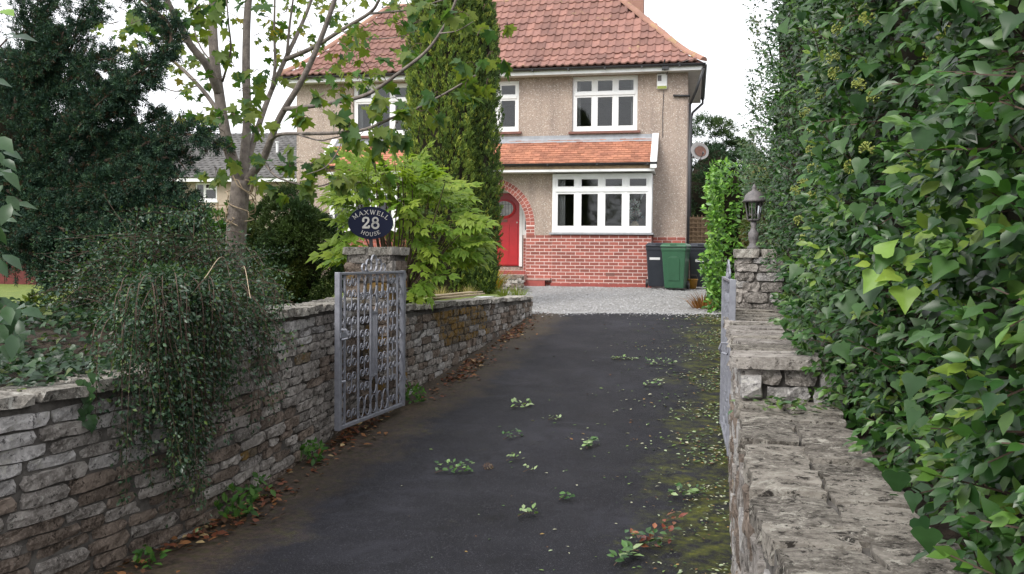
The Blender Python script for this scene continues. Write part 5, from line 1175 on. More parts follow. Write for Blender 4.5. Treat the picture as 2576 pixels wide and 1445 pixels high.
CP, CA, CR = [], [], []; mb = MB()
def branchlet(a, d, L, dens=170, r=.034):
    """a flat drooping side spray"""
    d = np.array(d) / np.linalg.norm(d); n_ = max(4, int(L * dens)); b = np.array(a) + d * L + np.array([0, 0, -.10 * L])
    for k in range(n_):
        t = (k + random.random()) / n_; o_ = rdir(1)[0]; CP.append(np.array(a) + (b - np.array(a)) * t + o_ * r * (1.15 - t) * random.random()); CA.append(d * 1.0 + o_ * .75 + np.array([0, 0, .1])); CR.append(.5 + .5 * (1 - t))
for pts_, R_ in axes:
    P_ = smooth_path(pt(pts_), 6); mb.tube(P_, list(np.linspace(.016, .004, len(P_))), 6); tot = len(P_)
    for i in range(1, tot):
        d = P_[i] - P_[i - 1]; L = np.linalg.norm(d); d = d / L; f_ = i / tot
        for k in range(max(1, int(L * 95))):
            s1 = nrmz((np.cross(d, [0, -1, .3]) * random.choice((-1, 1)) + rdir(1)[0] * .7)[None])[0]
            branchlet(P_[i - 1] + (P_[i] - P_[i - 1]) * random.random(), d * random.uniform(.5, 1.2) + s1 + np.array([0, 0, random.uniform(-.25, .25)]), R_ * random.uniform(.9, 2.6) * (1.1 - .45 * f_))
mb.ob('trunk', M['twig'], cn, keep=True)
for (c, r, k, n_) in ((W(70, 330, 7.6), (.45, .4, .6), 22, 4200), (W(10, 140, 7.7), (.32, .4, .5), 10, 1700), (W(120, 440, 7.4), (.7, .4, .4), 18, 3600), (W(280, 500, 7.0), (.5, .35, .35), 14, 3000), (W(60, 520, 7.3), (.5, .4, .5), 14, 2800), (W(200, 330, 7.3), (.4, .3, .35), 10, 1800)):
    P_, d, i = lumps(int(n_ * 1.2), c, r, k, .15); CP += list(P_); CA += list(d + rdir(len(d)) * .4 + np.array([0, 0, .15])); CR += [.9] * len(d)
CP, CA, CR = np.array(CP), np.array(CA), np.array(CR); n_ = len(CP)
tag(ob('crown', fmesh('crown', T_SPRIG, CP, CA, rdir(n_), rng.uniform(.7, 1.3, n_) * (.038 + np.clip(CR, .1, 1) * .028), rcol(n_, [(.014, .036, .024), (.028, .062, .036), (.055, .10, .05), (.06, .04, .024)], [5, 4, 1.6, .9], .3), M['needle']), cn, keep=True), kind='stuff')
core('dark_twig_core', W(20, 400, 7.8), (.35, .3, .8), cn, M['inner'], 3)  # added dark mass that stops light passing through the crown

# ------------------------------------------------------------------ shrub spilling over the left wall
ct = thing('cotoneaster_shrub', 'dark small leaved shrub arching and trailing over the stone wall', 'shrub', (-2.1, 6.0, .95))
st = MB(); SP, SA, SN = [], [], []; pale = MB()
orig = [np.array(W(u, v_, Y)) for u, v_, Y in ((400, 800, 6.2), (480, 780, 6.3), (540, 770, 6.4), (330, 800, 6.2), (430, 740, 6.6), (600, 760, 6.7))]
def stem(a, ctrl, b, r=.006, dens=95, lf=.035, bare=.12):
    P_ = smooth_path([a, ctrl, b], 9); st.tube(P_, list(np.linspace(r, .0015, len(P_))), 4, cap=False)
    for i in range(1, len(P_)):
        if i < len(P_) * bare: continue
        d = P_[i] - P_[i - 1]; L = np.linalg.norm(d); d /= L
        for k in range(int(L * dens * 1.6)):
            o_ = rdir(1)[0]; p = P_[i - 1] + (P_[i] - P_[i - 1]) * random.random() + o_ * lf * random.uniform(.1, 1.6); SP.append(p); SA.append(o_ * .8 + d * .7); SN.append(rdir(1)[0] + np.array([0, -.3, .8]))
# trailing over the wall face
for k in range(150):
    a = random.choice(orig[:5]); u = random.gauss(485, 95); vend = random.triangular(850, 1370, 1080) if 330 < u < 520 else random.triangular(800, 1150, 900)
    if u > 640: vend = min(vend, 1010)
    X = -1.74 if True else 0; Yw = float(np.interp(u, [250, 420, 560, 690, 760], [4.42, 4.75, 5.25, 6.0, 6.5])); dz = random.uniform(.05, .22)
    b = W(u + random.gauss(0, 38), vend, Yw - dz); c = W(u + (a is orig[0]) * 10, random.uniform(690, 800), Yw - dz + random.uniform(.0, .25)); stem(a, c, b, .005, random.uniform(50, 150), random.uniform(.02, .06))
# dome above the wall
for k in range(230):
    a = random.choice(orig); u = random.uniform(70, 740); v_ = np.interp(u, [70, 150, 300, 420, 560, 680, 740], [760, 640, 540, 520, 610, 690, 770]) + random.gauss(50, 75); Y = random.uniform(5.2, 7.6)
    b = W(u, min(v_, 880), Y); c = (a + b) / 2 + np.array([0, 0, random.uniform(.05, .3)]); stem(a, c, b, .005, random.uniform(45, 110), random.uniform(.02, .07))
for k in range(12):
    a = random.choice(orig); b = W(random.uniform(380, 640), random.uniform(700, 1000), random.uniform(4.7, 5.2)); c = (a + b) / 2 + np.array([0, 0, .22]); P_ = smooth_path([a, c, b], 8); pale.tube(P_, list(np.linspace(.004, .002, len(P_))), 4, cap=False)
st.ob('stems', M['twig'], ct, keep=True); tag(pale.ob('dead_stems', M['palestem'], ct, keep=True), 'pale dry stems')
SP, SA, SN = np.array(SP), np.array(SA), np.array(SN); n_ = len(SP)
tag(ob('foliage', fmesh('foliage', T_DIA, SP, SA, SN, rng.uniform(.012, .034, n_), rcol(n_, [(.026, .06, .032), (.045, .088, .042), (.075, .12, .028), (.045, .04, .02)], [5, 4, 1.2, .4], .3), M['leaf']), ct, keep=True), kind='stuff')
# ivy creeping over the wall top
iv = thing('ivy_patch', 'low ivy creeping over the top of the low stone wall', 'ivy', tuple(W(200, 930, 4.9)))
n_ = 2600; u = rng.uniform(-90, 430, n_); Yy = rng.uniform(4.1, 7.0, n_); P_ = np.array([[W(a, 900, b)[0], b, interp(b, [2, 5.2, 5.6, 8.5], [.87, .90, 1.07, 1.10]) + random.uniform(.05, .16)] for a, b in zip(u, Yy)]); ok = np.array([p[0] < lx(p[1]) - .10 for p in P_]); P_ = P_[ok]; n_ = len(P_)
tag(ob('foliage', fmesh('foliage', T_IVY, P_, rdir(n_) * [1, 1, .4] + [0, -.4, -.2], rdir(n_) * .5 + [0, -.3, 1], rng.uniform(.03, .06, n_), rcol(n_, [(.014, .038, .015), (.028, .065, .02), (.09, .12, .03)], [5, 4, .5], .25), M['leaf']), iv, keep=True), kind='stuff')  # leaf greens set darker: shade of the plants above put into the colour
for k in range(16):
    u = random.choice((180, 200, 215, 225, 240)) + random.uniform(-10, 10); q = W(u, random.uniform(930, 1080), 4.28); leaf_obj('leaf', T_IVY, M['laurelleaf'], iv, q, (random.uniform(-.3, .3), -.1, -1), (0, -1, .3), random.uniform(.04, .06))
# laurel shrub at the left edge, close to the camera
lr = thing('laurel_bush', 'large leaved laurel at the far left edge in front of the conifer', 'shrub', tuple(W(-30, 900, 4.6)))
mb = MB()
for k in range(70):
    u, v_ = random.choice([(10, 40), (20, 85), (-10, 100), (5, 400), (20, 430), (-5, 350), (20, 530), (40, 500), (0, 640), (20, 760), (40, 800), (10, 820), (60, 840), (20, 880), (-20, 600), (-30, 200), (70, 790)]); u += random.gauss(0, 14) - 22; v_ += random.gauss(0, 18); Y = random.uniform(4.4, 5.4)
    if k % 9 == 0: mb.tube([W(-60, v_ + 120, Y + .3), W(-30, v_ + 50, Y + .1), W(u, v_, Y)], [.012, .008, .004], 5)
    leaf_obj('leaf', T_OVAL, M['limeleaf'] if (v_ < 60 or 395 < v_ < 435) and random.random() < .35 else M['laurelleaf'], lr, W(u, v_, Y), (random.uniform(-.5, 1), random.uniform(-.6, .2), random.uniform(-.8, .3)), (random.uniform(-.4, .4), -.5, 1), random.uniform(.10, .17))
mb.ob('stems', M['twig'], lr, keep=True)

# ------------------------------------------------------------------ bushes behind the wall
def bush(name, label, c, r, k, lr_, n_, T, size, cols, wts, mat, up=.2, z0=.95, corer=.66, seed=1, spread=.6, cat='bush'):
    t = thing(name, label, cat, (c[0], c[1], z0)); P_, d, i = lumps(n_, c, r, k, lr_, z0, up); m_ = len(P_)
    cl_ = rcol(k, cols, wts, .22)[i] * (1 + rng.uniform(-.22, .22, (m_, 1)))
    tag(ob('foliage', fmesh('foliage', T, P_, d + rdir(m_) * spread, rdir(m_) * .8 + d * .6 + [0, 0, .5], rng.uniform(.7, 1.3, m_) * size, cl_, mat), t, keep=True), kind='stuff')
    if corer: core('dark_twig_core', c, np.array(r) * corer, t, M['inner'], seed, .12, z0 - .05)  # dark filling added so no light shows through the bush
    return t
c = W(728, 600, 11.0); c[2] = 1.58; bush('clipped_conifer', 'dark rounded conifer bush between the maple trunk and the sign', c, (.58, .48, .78), 66, .18, 14000, T_SPRIG, .095, [(.028, .055, .018), (.050, .08, .022), (.09, .11, .026), (.06, .032, .018)], [4, 4, 1.5, .3], M['needle'])
c = W(525, 600, 11.5); c[2] = 1.5; bush('garden_shrub', 'bright green leafy shrub left of the maple trunk', c, (.34, .35, .62), 22, .14, 3600, T_OVAL, .07, [(.045, .11, .022), (.07, .15, .025), (.03, .08, .02)], [4, 3, 3], M['softleaf'])
c = W(600, 545, 19); c[2] = 2.1; bush('garden_shrub', 'green shrub below the window of the neighbouring house', c, (.7, .5, .55), 20, .25, 2600, T_OVAL, .1, [(.05, .10, .022), (.08, .14, .03)], None, M['softleaf'])
c = W(350, 620, 9.5); c[2] = 1.5; bush('garden_shrub', 'mid green shrub behind the arching dark shrub', c, (.6, .4, .6), 20, .2, 3000, T_OVAL, .065, [(.03, .07, .02), (.045, .09, .02)], None, M['softleaf'])
c = W(220, 800, 8.0); c[2] = 1.15; bush('garden_shrub', 'low yellow green shrub at the edge of the lawn', c, (.5, .35, .22), 16, .12, 1500, T_DIA, .06, [(.10, .13, .022), (.06, .09, .02)], None, M['softleaf'], corer=.5)

# ------------------------------------------------------------------ tall yew column
yw = thing('irish_yew', 'tall columnar yew with golden green tips standing before the red door', 'tree', tuple(W(1135, 735, 15.2))); yw.location.z = .96
def yew_col(cx, cy, R0, z0, z1, n_, seed, cols, wts):
    r = np.random.default_rng(seed); th_ = r.uniform(0, 2 * math.pi, n_); zz = z0 + (z1 - z0) * r.random(n_) ** .95; t = (zz - z0) / (z1 - z0)
    prof_ = np.interp(t, [0, .06, .2, .5, .8, .93, 1], [.72, .9, 1, .98, .86, .62, .12]); ph = r.uniform(0, 6, 4)
    lump = 1 + .07 * np.sin(5 * th_ + ph[0] + zz * .8) + .06 * np.sin(9 * th_ - zz * 1.3 + ph[1]) + .10 * np.sin(zz * 8 + 3 * th_ + ph[2]) * np.sin(13 * th_ + zz * 3 + ph[3]) + .05 * np.sin(zz * 17 + 5 * th_) * np.sin(23 * th_ - zz * 5)
    dep = np.abs(r.normal(0, .07, n_)); rr_ = R0 * prof_ * lump - dep; P_ = np.stack([cx + rr_ * np.cos(th_), cy + rr_ * np.sin(th_), zz], 1); d = np.stack([np.cos(th_), np.sin(th_), np.zeros(n_)], 1)
    tipm = np.clip(1 - dep / .09, 0, 1)[:, None]; cl_ = rcol(n_, cols, wts, .2)
    return P_, d * .45 + rdir(n_) * .35 + [0, 0, 1.0], rdir(n_) + d * .5, r.uniform(.7, 1.35, n_) * .13, cl_
GC = [(.19, .25, .045), (.12, .18, .04), (.06, .10, .03), (.32, .36, .07)]
cL = W(1112, 700, 15.2); cR_ = W(1195, 700, 15.5); parts_ = [yew_col(cL[0], 15.2, .62, .95, 6.9, 15000, 4, GC, [4, 4, 3, 1.2]), yew_col(cR_[0], 15.45, .40, .95, 6.5, 7000, 5, GC, [1, 3, 5, .4])]  # right column weighted to darker greens: its shaded side put into the colour
cB = W(1205, 690, 15.1); parts_.append(yew_col(cB[0], 15.0, .27, .95, 1.85, 1800, 6, GC, [1, 3, 5, .2]))
Ps, As, Ns, Ss, Cs = [np.concatenate(q) for q in zip(*parts_)]
tag(ob('crown', fmesh('crown', T_YEW, Ps, As, Ns, Ss, Cs, M['needle']), yw, keep=True), kind='stuff')
mb = MB(); mb.lathe([(.42, .0), (.52, .5), (.52, 3), (.42, 4.6), (.2, 5.6)], 14, (cL[0], 15.2, .95)); mb.lathe([(.28, 0), (.31, .6), (.3, 3), (.2, 4.8)], 12, (cR_[0], 15.45, .95)); mb.ob('trunk', M['inner'], yw, keep=True)  # wide dark cores filling both columns to block light, not real stems

# ------------------------------------------------------------------ lime green cut leaved shrub behind the left pier
py = thing('tree_peony', 'lime green shrub with deeply cut leaves behind the oval sign', 'shrub', tuple(W(1010, 740, 9.6))); py.location.z = 1.0
mb = MB(); base = np.array([W(1000, 760, 9.7)[0], 9.7, 1.0]); pts_ = []
zone = [(900, 420, 60), (960, 420, 50), (1040, 420, 40), (1050, 470, 50), (1100, 460, 45), (1130, 520, 50), (1160, 560, 40), (1180, 620, 30), (1110, 600, 60), (1060, 560, 60), (1040, 640, 50), (1100, 660, 40), (1060, 720, 35), (880, 480, 35), (920, 450, 35), (870, 560, 25), (860, 650, 25), (1020, 500, 50), (960, 480, 40), (1150, 610, 40), (1010, 420, 30), (850, 640, 18), (1190, 560, 20), (1195, 625, 12), (870, 440, 30), (850, 500, 25), (1140, 480, 30), (1200, 600, 20), (1080, 420, 25), (880, 600, 25)]
NP = 230
for k in range(NP):
    u, v_, s_ = zone[k % len(zone)]; u += random.gauss(0, s_ * .55); v_ += random.gauss(0, s_ * .55); Y = random.uniform(9.0, 10.1); p = W(u, v_, Y)
    o_ = p - (base + np.array([0, 0, .9])); ax = nrmz((o_ * [1.2, 1, .35] + rdir(1)[0] * .35 + [0, 0, -.05])[None])[0]
    leaf_obj('leaf', T_PEONY, M['peonyleaf'], py, p - ax * .12, ax, np.array([0, -.55, 1]) + rdir(1)[0] * .5, random.uniform(.26, .40), 6)
    if k % 4 == 0: P_ = smooth_path([base + rdir(1)[0] * [.12, .12, 0], (base + p) / 2 + np.array([0, 0, .1]), p - ax * .15], 4); mb.tube(P_, list(np.linspace(.012, .004, len(P_))), 5, cap=False)
mb.ob('stems', M['twig'], py, keep=True)

# ------------------------------------------------------------------ tall hedge on the right
hd = thing('mixed_hedge', 'tall dark green hedge of ivy and privet overhanging the stepped wall', 'hedge', (1.8, 4, .9))
HBY, HBX = [.4, 1.2, 1.8, 2.4, 2.9, 4, 4.5, 5.5, 7.1, 8, 9.5, 11, 12.5], [1.27, 1.04, .98, 1.08, 1.17, 1.44, 1.58, 1.86, 2.24, 2.42, 2.68, 2.98, 3.45]
def hedge_face(Y, z):
    x = interp(Y, HBY, HBX); b = .09 * math.sin(Y * 2.1 + z * 1.3) + .06 * math.sin(Y * 4.7 - z * 3.1 + 1) + .05 * math.sin(z * 5 + Y)
    low = max(0, 1.25 - z) * (-.05)
    return x + b * .8 - low - (.12 * min(1, max(0, (z - 2.1) / .5)) if Y > 6 else 0)
def htop(Y): return interp(Y, [.4, 2, 4, 6, 8.5, 9.6, 10.5, 12.5], [2.9, 3.1, 3.6, 4.3, 4.4, 4.0, 3.35, 3.1])
HP, HA, HN, HS, HC = [], [], [], [], []; tw = MB(); iv_p = []
def hedge_leaves(n, Y0, Y1, size, cols, wts, zlo=.9, k=7, inside=.2):
    for i in range(n):
        Y = random.uniform(Y0, Y1); zt_ = htop(Y); z = random.uniform(zlo, min(zt_, 1.75 + .36 * Y + .3)); ins = abs(random.gauss(0, inside)) * (1 if random.random() < .8 else .2)
        if math.sin(Y * 5.1 + z * 2.3 + .7) + math.sin(z * 6.3 - Y * 3.7) + math.sin(Y * 11 + z * 9) > 1.15 and random.random() < .8: ins += .16
        c = np.array([hedge_face(Y, z) + ins, Y, z]); d = nrmz((np.array([-1, -.35, .25]) + rdir(1)[0] * .8)[None])[0]; L = size * random.uniform(1.2, 2.6); cc = rcol(1, cols, wts, .15)[0]
        if i % 5 == 0: tw.tube([c - d * .1, c + d * L], [.003, .0015], 3, cap=False)
        for j in range(k):
            t = j / (k - 1); a = j * 2.4; s1 = np.cross(d, [0, 0, 1]); s1 /= np.linalg.norm(s1); s2 = np.cross(d, s1); o_ = s1 * math.cos(a) + s2 * math.sin(a)
            HP.append(c + d * L * t); HA.append(o_ * (1 - t * .6) + d * (.35 + t) + np.array([0, 0, -.25]) + rdir(1)[0] * .2); HN.append(np.array([-.65, -.35, .7]) + rdir(1)[0] * .45); HS.append(size * random.uniform(.5, 1.3) * (1 - .3 * t)); HC.append(cc * random.uniform(.65, 1.35))
PR = [(.036, .095, .018), (.020, .060, .014), (.070, .145, .024), (.13, .20, .03)]
hedge_leaves(3300, .6, 4.2, .057, PR, [5, 4, 2.5, .35]); hedge_leaves(2900, 4.0, 8.0, .056, PR, [4, 5, 2, .2]); hedge_leaves(2100, 7.6, 12.3, .045, [(.04, .10, .025), (.025, .065, .02), (.085, .115, .035)], [4, 4, 1.5], zlo=.8)
HP, HA, HN, HS, HC = map(np.array, (HP, HA, HN, HS, HC))
tag(ob('foliage', fmesh('foliage', T_OVAL, HP, HA, HN, HS, HC, M['leaf']), hd, keep=True), kind='stuff')
tag(tw.ob('twigs', M['twig'], hd, keep=True), kind='stuff')
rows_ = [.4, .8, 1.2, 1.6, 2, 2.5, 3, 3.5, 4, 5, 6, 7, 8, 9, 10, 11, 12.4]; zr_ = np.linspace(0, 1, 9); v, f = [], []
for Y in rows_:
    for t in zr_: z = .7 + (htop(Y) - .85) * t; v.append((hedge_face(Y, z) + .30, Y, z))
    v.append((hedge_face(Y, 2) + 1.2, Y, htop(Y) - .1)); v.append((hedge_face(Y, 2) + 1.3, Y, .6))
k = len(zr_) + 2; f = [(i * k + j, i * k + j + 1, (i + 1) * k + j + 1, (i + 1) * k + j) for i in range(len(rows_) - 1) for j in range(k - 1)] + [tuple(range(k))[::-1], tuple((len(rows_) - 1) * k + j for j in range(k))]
ob('dark_twig_core', mesh('dark_twig_core', v, f, M['inner']), hd, keep=True)  # dark solid body behind the hedge leaves, added to block light
hd2 = []
for k in range(120):     # single large ivy leaves
    Y = random.choice([random.uniform(1.2, 3.2), random.uniform(2.2, 5.5)]); z = random.uniform(1.0, 1.7 + .3 * Y) if Y < 3 else random.uniform(1.2, 3.2)
    leaf_obj('ivy_leaf', T_IVY, M['ivyleaf'], hd, (hedge_face(Y, z) - random.uniform(.02, .12), Y, z), np.array([-.3, -.3, -1]) + rdir(1)[0] * .55, np.array([-.8, -.7, .3]) + rdir(1)[0] * .4, random.choice((.035, .045, .055, .065, .08)) * random.uniform(.8, 1.15) * (.8 if Y < 2 else 1))
# young lime leaves on one shoot
for u, v_, s_, ax in ((2217, 640, .075, (.5, -.2, .9)), (2190, 665, .05, (-.9, -.2, .1)), (2205, 690, .075, (-.5, -.3, -.6)), (2253, 690, .08, (-.6, -.3, .1)), (2281, 670, .07, (.4, -.3, .7)), (2275, 725, .085, (-.1, -.4, -1)), (2345, 690, .07, (.8, -.1, .3)), (2320, 700, .075, (.3, -.4, -.5)), (2560, 660, .07, (-.6, -.2, .5)), (2545, 690, .06, (-.8, -.2, -.2)), (2420, 830, .09, (0, -.4, -1)), (2450, 1065, .06, (-.6, -.3, -.4)), (2550, 1090, .06, (-.4, -.3, -.5))):
    leaf_obj('young_leaf', T_IVY if u % 2 else T_OVAL, M['limeleaf'] if u < 2400 else M['ivyleaf'], hd, W(u, v_, 2.0 if u < 2450 else 1.75), np.array(ax) + rdir(1)[0] * .25, np.array((-.4, -.7, .6)) + rdir(1)[0] * .3, s_ * .72)
# ivy flower heads
um_v, um_f = MB(), None
rs = np.random.default_rng(5)
for q in nrmz(rs.normal(size=(34, 3))):
    a = q * .024; um_v.tube([(0, 0, 0), tuple(a)], .0008, 3, cap=False); e = .0042; um_v.add([a + np.array(o_) * e for o_ in ((1, 0, 0), (-1, 0, 0), (0, 1, 0), (0, -1, 0), (0, 0, 1), (0, 0, -1))], [(0, 2, 4), (2, 1, 4), (1, 3, 4), (3, 0, 4), (2, 0, 5), (1, 2, 5), (3, 1, 5), (0, 3, 5)])
um_m = um_v.mesh('flower_head', M['umbel'])
for u, v_, Y in ((2180, 50, 2.9), (2378, 90, 2.35), (2340, 150, 2.5), (2095, 145, 3.4), (2100, 185, 3.4), (2160, 215, 3.1), (2200, 245, 3.0), (2065, 235, 3.7), (2025, 285, 4.0), (2045, 320, 3.9), (2040, 380, 3.9), (2045, 425, 3.9), (2180, 375, 3.0), (2020, 460, 4.2), (2040, 495, 4.1), (2000, 480, 4.4), (2025, 600, 4.3), (2010, 555, 4.4), (2140, 420, 3.2), (2425, 780, 2.2), (2360, 200, 2.5), (2110, 75, 3.3)):
    p = W(u, v_, Y)
    for _ in range(1): ob('flower_head', um_m, hd, tuple(p), tuple(rng.uniform(0, 3, 3)), (1.0,) * 3, keep=True)

# ------------------------------------------------------------------ laurel hedge and conifer at the back on the right
lh = thing('laurel_hedge', 'bright green laurel hedge at the top of the drive beside the bins', 'hedge', (3.9, 15, .8))
def lau(n, Y0, Y1, x0, x1, ztop):
    Y = rng.uniform(Y0, Y1, n); z = .72 + (ztop - .72) * rng.random(n); x = np.interp(Y, [Y0, Y1], [x0, x1]) + .10 * np.sin(Y * 3 + z * 2) + .08 * np.sin(z * 5 - Y) + np.abs(rng.normal(0, .12, n)); return np.stack([x, Y, z], 1)
P_ = np.concatenate([lau(3800, 14.7, 20.0, 3.27, 4.75, 3.25), np.stack([rng.uniform(3.26, 4.6, 1800), 14.65 + np.abs(rng.normal(0, .1, 1800)), rng.uniform(.7, 3.2, 1800)], 1)]); n_ = len(P_)
tag(ob('foliage', fmesh('foliage', T_OVAL, P_, rdir(n_) * .7 + [-.5, -.5, .25], rdir(n_) * .5 + [-.5, -.5, .7], rng.uniform(.08, .14, n_), rcol(n_, [(.14, .29, .05), (.21, .38, .07), (.08, .19, .035), (.05, .12, .03)], [4, 3, 2, 1.5], .2), M['leaf']), lh, keep=True), kind='stuff')
MB().add([(3.55, 14.95, .6), (4.98, 20.0, .6), (6.2, 20.4, .6), (4.7, 14.95, .6), (3.55, 14.95, 3.05), (4.98, 20.0, 3.05), (6.2, 20.4, 3.05), (4.7, 14.95, 3.05)], [(0, 1, 5, 4), (4, 5, 6, 7), (3, 0, 4, 7), (1, 2, 6, 5)]).ob('dark_twig_core', M['inner'], lh, keep=True)  # dark block inside the laurel, added to keep light out
c = W(1800, 440, 29); c[2] = 3.4; bush('cypress_tree', 'dark feathery conifer rising behind the satellite dish', c, (1.5, 1.2, 2.6), 60, .5, 9000, T_SPRIG, .24, [(.03, .065, .03), (.045, .085, .035), (.06, .10, .035)], None, M['needle'], z0=.9, cat='tree')
c = W(1925, 480, 12.9); c[2] = 2.1; bush('hawthorn_bush', 'brownish green twiggy bush behind the lantern', c, (.20, .5, .98), 60, .13, 6500, T_DIA, .05, [(.10, .13, .045), (.15, .14, .06), (.07, .09, .035)], None, M['softleaf'], z0=.7, corer=.4)

# ------------------------------------------------------------------ small plants
def tuft(name, label, p, n, h, cols, wd=.012, spread=.6, cat='plant', mat='softleaf', group=None):
    t = thing(name, label, cat, tuple(p), group=group); a = rng.uniform(0, 2 * math.pi, n); r = rng.uniform(.1, 1, n) * spread; P_ = np.stack([np.cos(a) * r * .18, np.sin(a) * r * .18, np.zeros(n)], 1)
    ax = np.stack([np.cos(a) * r, np.sin(a) * r, np.ones(n)], 1); L = h * rng.uniform(.6, 1.15, n); T = ([(-.5, 0, 0), (.5, 0, 0), (.4, .5, .0), (0, 1, -.22), (-.4, .5, 0)], [(0, 1, 2, 4), (4, 2, 3)])
    ob('blades', fmesh('blades', T, P_, ax, np.stack([np.cos(a), np.sin(a), np.full(n, .4)], 1) * -1, np.stack([np.full(n, wd), L, L], 1), rcol(n, cols, None, .25), M[mat]), t); return t
p = W(1243, 735, 17.5); p[2] = .97; tuft('crocosmia_clump', 'orange and yellow tinged strappy plant beside the small stone wall', p, 160, .55, [(.35, .20, .04), (.30, .26, .05), (.16, .20, .04)], .022, .8)
p = W(1775, 742, 15.4); p[2] = gz(15.4); tuft('dead_fern', 'orange brown withered fern at the foot of the laurel hedge', (3.3, 15.3, gz(15.3)), 90, .34, [(.30, .13, .04), (.22, .10, .035)], .02, 1.1)
for i, (u, Y, sp) in enumerate(((1300, 15.2, 1.2), (1265, 15.0, 1.0), (1225, 15.0, 1.0), (1180, 14.4, .8), (1110, 13.4, .8))):
    p = W(u, 735, Y); p[2] = .96; tuft('grass_tuft', ['grass tuft nearest the wall end', 'grass tuft below the orange strappy plant', 'grass tuft at the right foot of the tall yew', 'dry grass tuft in front of the tall yew', 'dry grass tuft above the bamboo canes'][i], p, 130, .22, [(.16, .22, .04), (.22, .24, .06)] if i < 3 else [(.35, .28, .13), (.25, .22, .09)], .007, sp, 'grass', group='grass tufts behind the retaining wall')
for i, (u, v_, n_, R_, lab) in enumerate(((783, 1135, 60, .09, 'green weed at the foot of the wall below the near gate post'), (592, 1275, 90, .11, 'feathery green weed at the wall foot under the trailing shrub'), (1040, 985, 70, .10, 'green weed at the wall foot just behind the open gate'), (655, 1225, 40, .08, 'small weed at the wall foot right of the feathery one'), (372, 1395, 30, .06, 'tiny weed lowest along the wall foot'))):
    z = .02; d_ = CAMR @ np.array([(u - 1288) / F, -(v_ + 30 - 722.5) / F, -1.0]); Yg = 6.5
    for _ in range(8): Yg = (1.6 - gz(Yg)) / -d_[2] * d_[1]
    q = W(u, v_ + 30, Yg); t = thing('weed', lab, 'weed', (q[0], q[1], gz(Yg)), group='weeds along the left wall foot'); P_ = rdir(n_) * R_ * [1, 1, .8] + [0, 0, R_ * .9]
    ob('foliage', fmesh('foliage', T_OVAL, P_, rdir(n_) + [0, 0, .3], rdir(n_) * .5 + [0, -.4, 1], rng.uniform(.035, .07, n_), rcol(n_, [(.05, .13, .03), (.08, .17, .035)], None, .2), M['softleaf']), t)
    MB().tube([(0, 0, -.01), (.01, 0, R_)], .003, 4).ob('stem', M['twig'], t)

# ------------------------------------------------------------------ leaf litter and clippings on the drive
def on_drive(u, v_):
    d_ = CAMR @ np.array([(u - 1288) / F, -(v_ - 722.5) / F, -1.0]); Yg = 6.0
    for _ in range(14): Yg = (1.6 - gz(Yg)) / -d_[2] * d_[1]
    return np.array([d_[0] / d_[1] * Yg, Yg, gz(Yg)])
n_ = 3600; Y = 4 + 10 * rng.random(n_) ** .85; fr_ = 1 - np.abs(rng.normal(0, 1, n_)) * np.where(rng.random(n_) < .7, .075, .24); X = np.array([lx(y) * (1 - t) + rx(y) * t for y, t in zip(Y, fr_)]); P_ = np.stack([X, Y, [gz(y) + .018 for y in Y]], 1); ok = (fr_ > .25) & ((np.sin(P_[:, 1] * 4.1 + P_[:, 0] * 3) + np.sin(P_[:, 1] * 9.3 - P_[:, 0] * 7) + rng.normal(0, .5, len(P_))) > -.35); P_ = P_[ok]; n_ = len(P_)
tag(ob('leaf_litter', fmesh('leaf_litter', T_OVAL, P_, rdir(n_) * [1, 1, .12], rdir(n_) * .35 + [0, 0, 1], np.where(P_[:, 1] < 6.5, .8, 1.15) * rng.uniform(.016, .040, n_), rcol(n_, [(.30, .36, .22), (.16, .24, .07), (.42, .42, .30), (.26, .17, .06), (.07, .13, .04), (.14, .07, .03)], [3, 2, 2.2, 1.2, 3, 1.5], .3), M['deadleaf'])), 'pale green clipped leaves strewn along the hedge side of the drive', 'leaf litter', kind='stuff')
n_ = 1700; Y = 4 + 10 * rng.random(n_); off = np.abs(rng.normal(0, .13, n_)) + .03; X = np.array([lx(y) + .02 + o_ for y, o_ in zip(Y, off)]); ok = ((Y > 8.6) | (Y < 8.0)) & (rng.random(n_) < .25 + .75 * (np.sin(Y * 2.7) > 0)); P_ = np.stack([X, Y, [gz(y) + .02 for y in Y]], 1)[ok]; n_ = len(P_)
tag(ob('brown_leaf_litter', fmesh('brown_leaf_litter', T_OVAL, P_, rdir(n_) * [1, 1, .2], rdir(n_) * .5 + [0, 0, 1], rng.uniform(.03, .075, n_), rcol(n_, [(.15, .05, .025), (.22, .10, .04), (.09, .045, .025), (.38, .28, .14)], [4, 3, 3, .8], .25), M['deadleaf'])), 'brown fallen leaves along the foot of the left wall', 'leaf litter', kind='stuff')
def clip(label, u, v_, L, n_, cols, size=.045, ang=0, up=.06, name='hedge_clipping'):
    p = on_drive(u, v_); t = thing(name, label, 'clipping', tuple(p + [0, 0, .015]), ang, 'hedge clippings on the drive')
    xs = np.linspace(-L / 2, L / 2, max(2, n_)); P_ = np.stack([xs, rng.normal(0, .012, len(xs)), rng.uniform(.005, up, len(xs))], 1); k = len(xs); sd_ = np.where(np.arange(k) % 2, 1, -1)
    ob('leaves', fmesh('leaves', T_OVAL, P_, np.stack([rng.uniform(.1, .7, k), sd_ * rng.uniform(.4, 1, k), rng.uniform(-.1, .5, k)], 1), rdir(k) * .5 + [0, -.3, 1], rng.uniform(.7, 1.2, k) * size, rcol(k, cols, None, .25), M['leaf']), t)
    MB().tube([(-L / 2, 0, .006), (0, .01, up * .4), (L / 2, 0, .01)], [.003, .0025, .0015], 4).ob('stem', M['twig'], t)
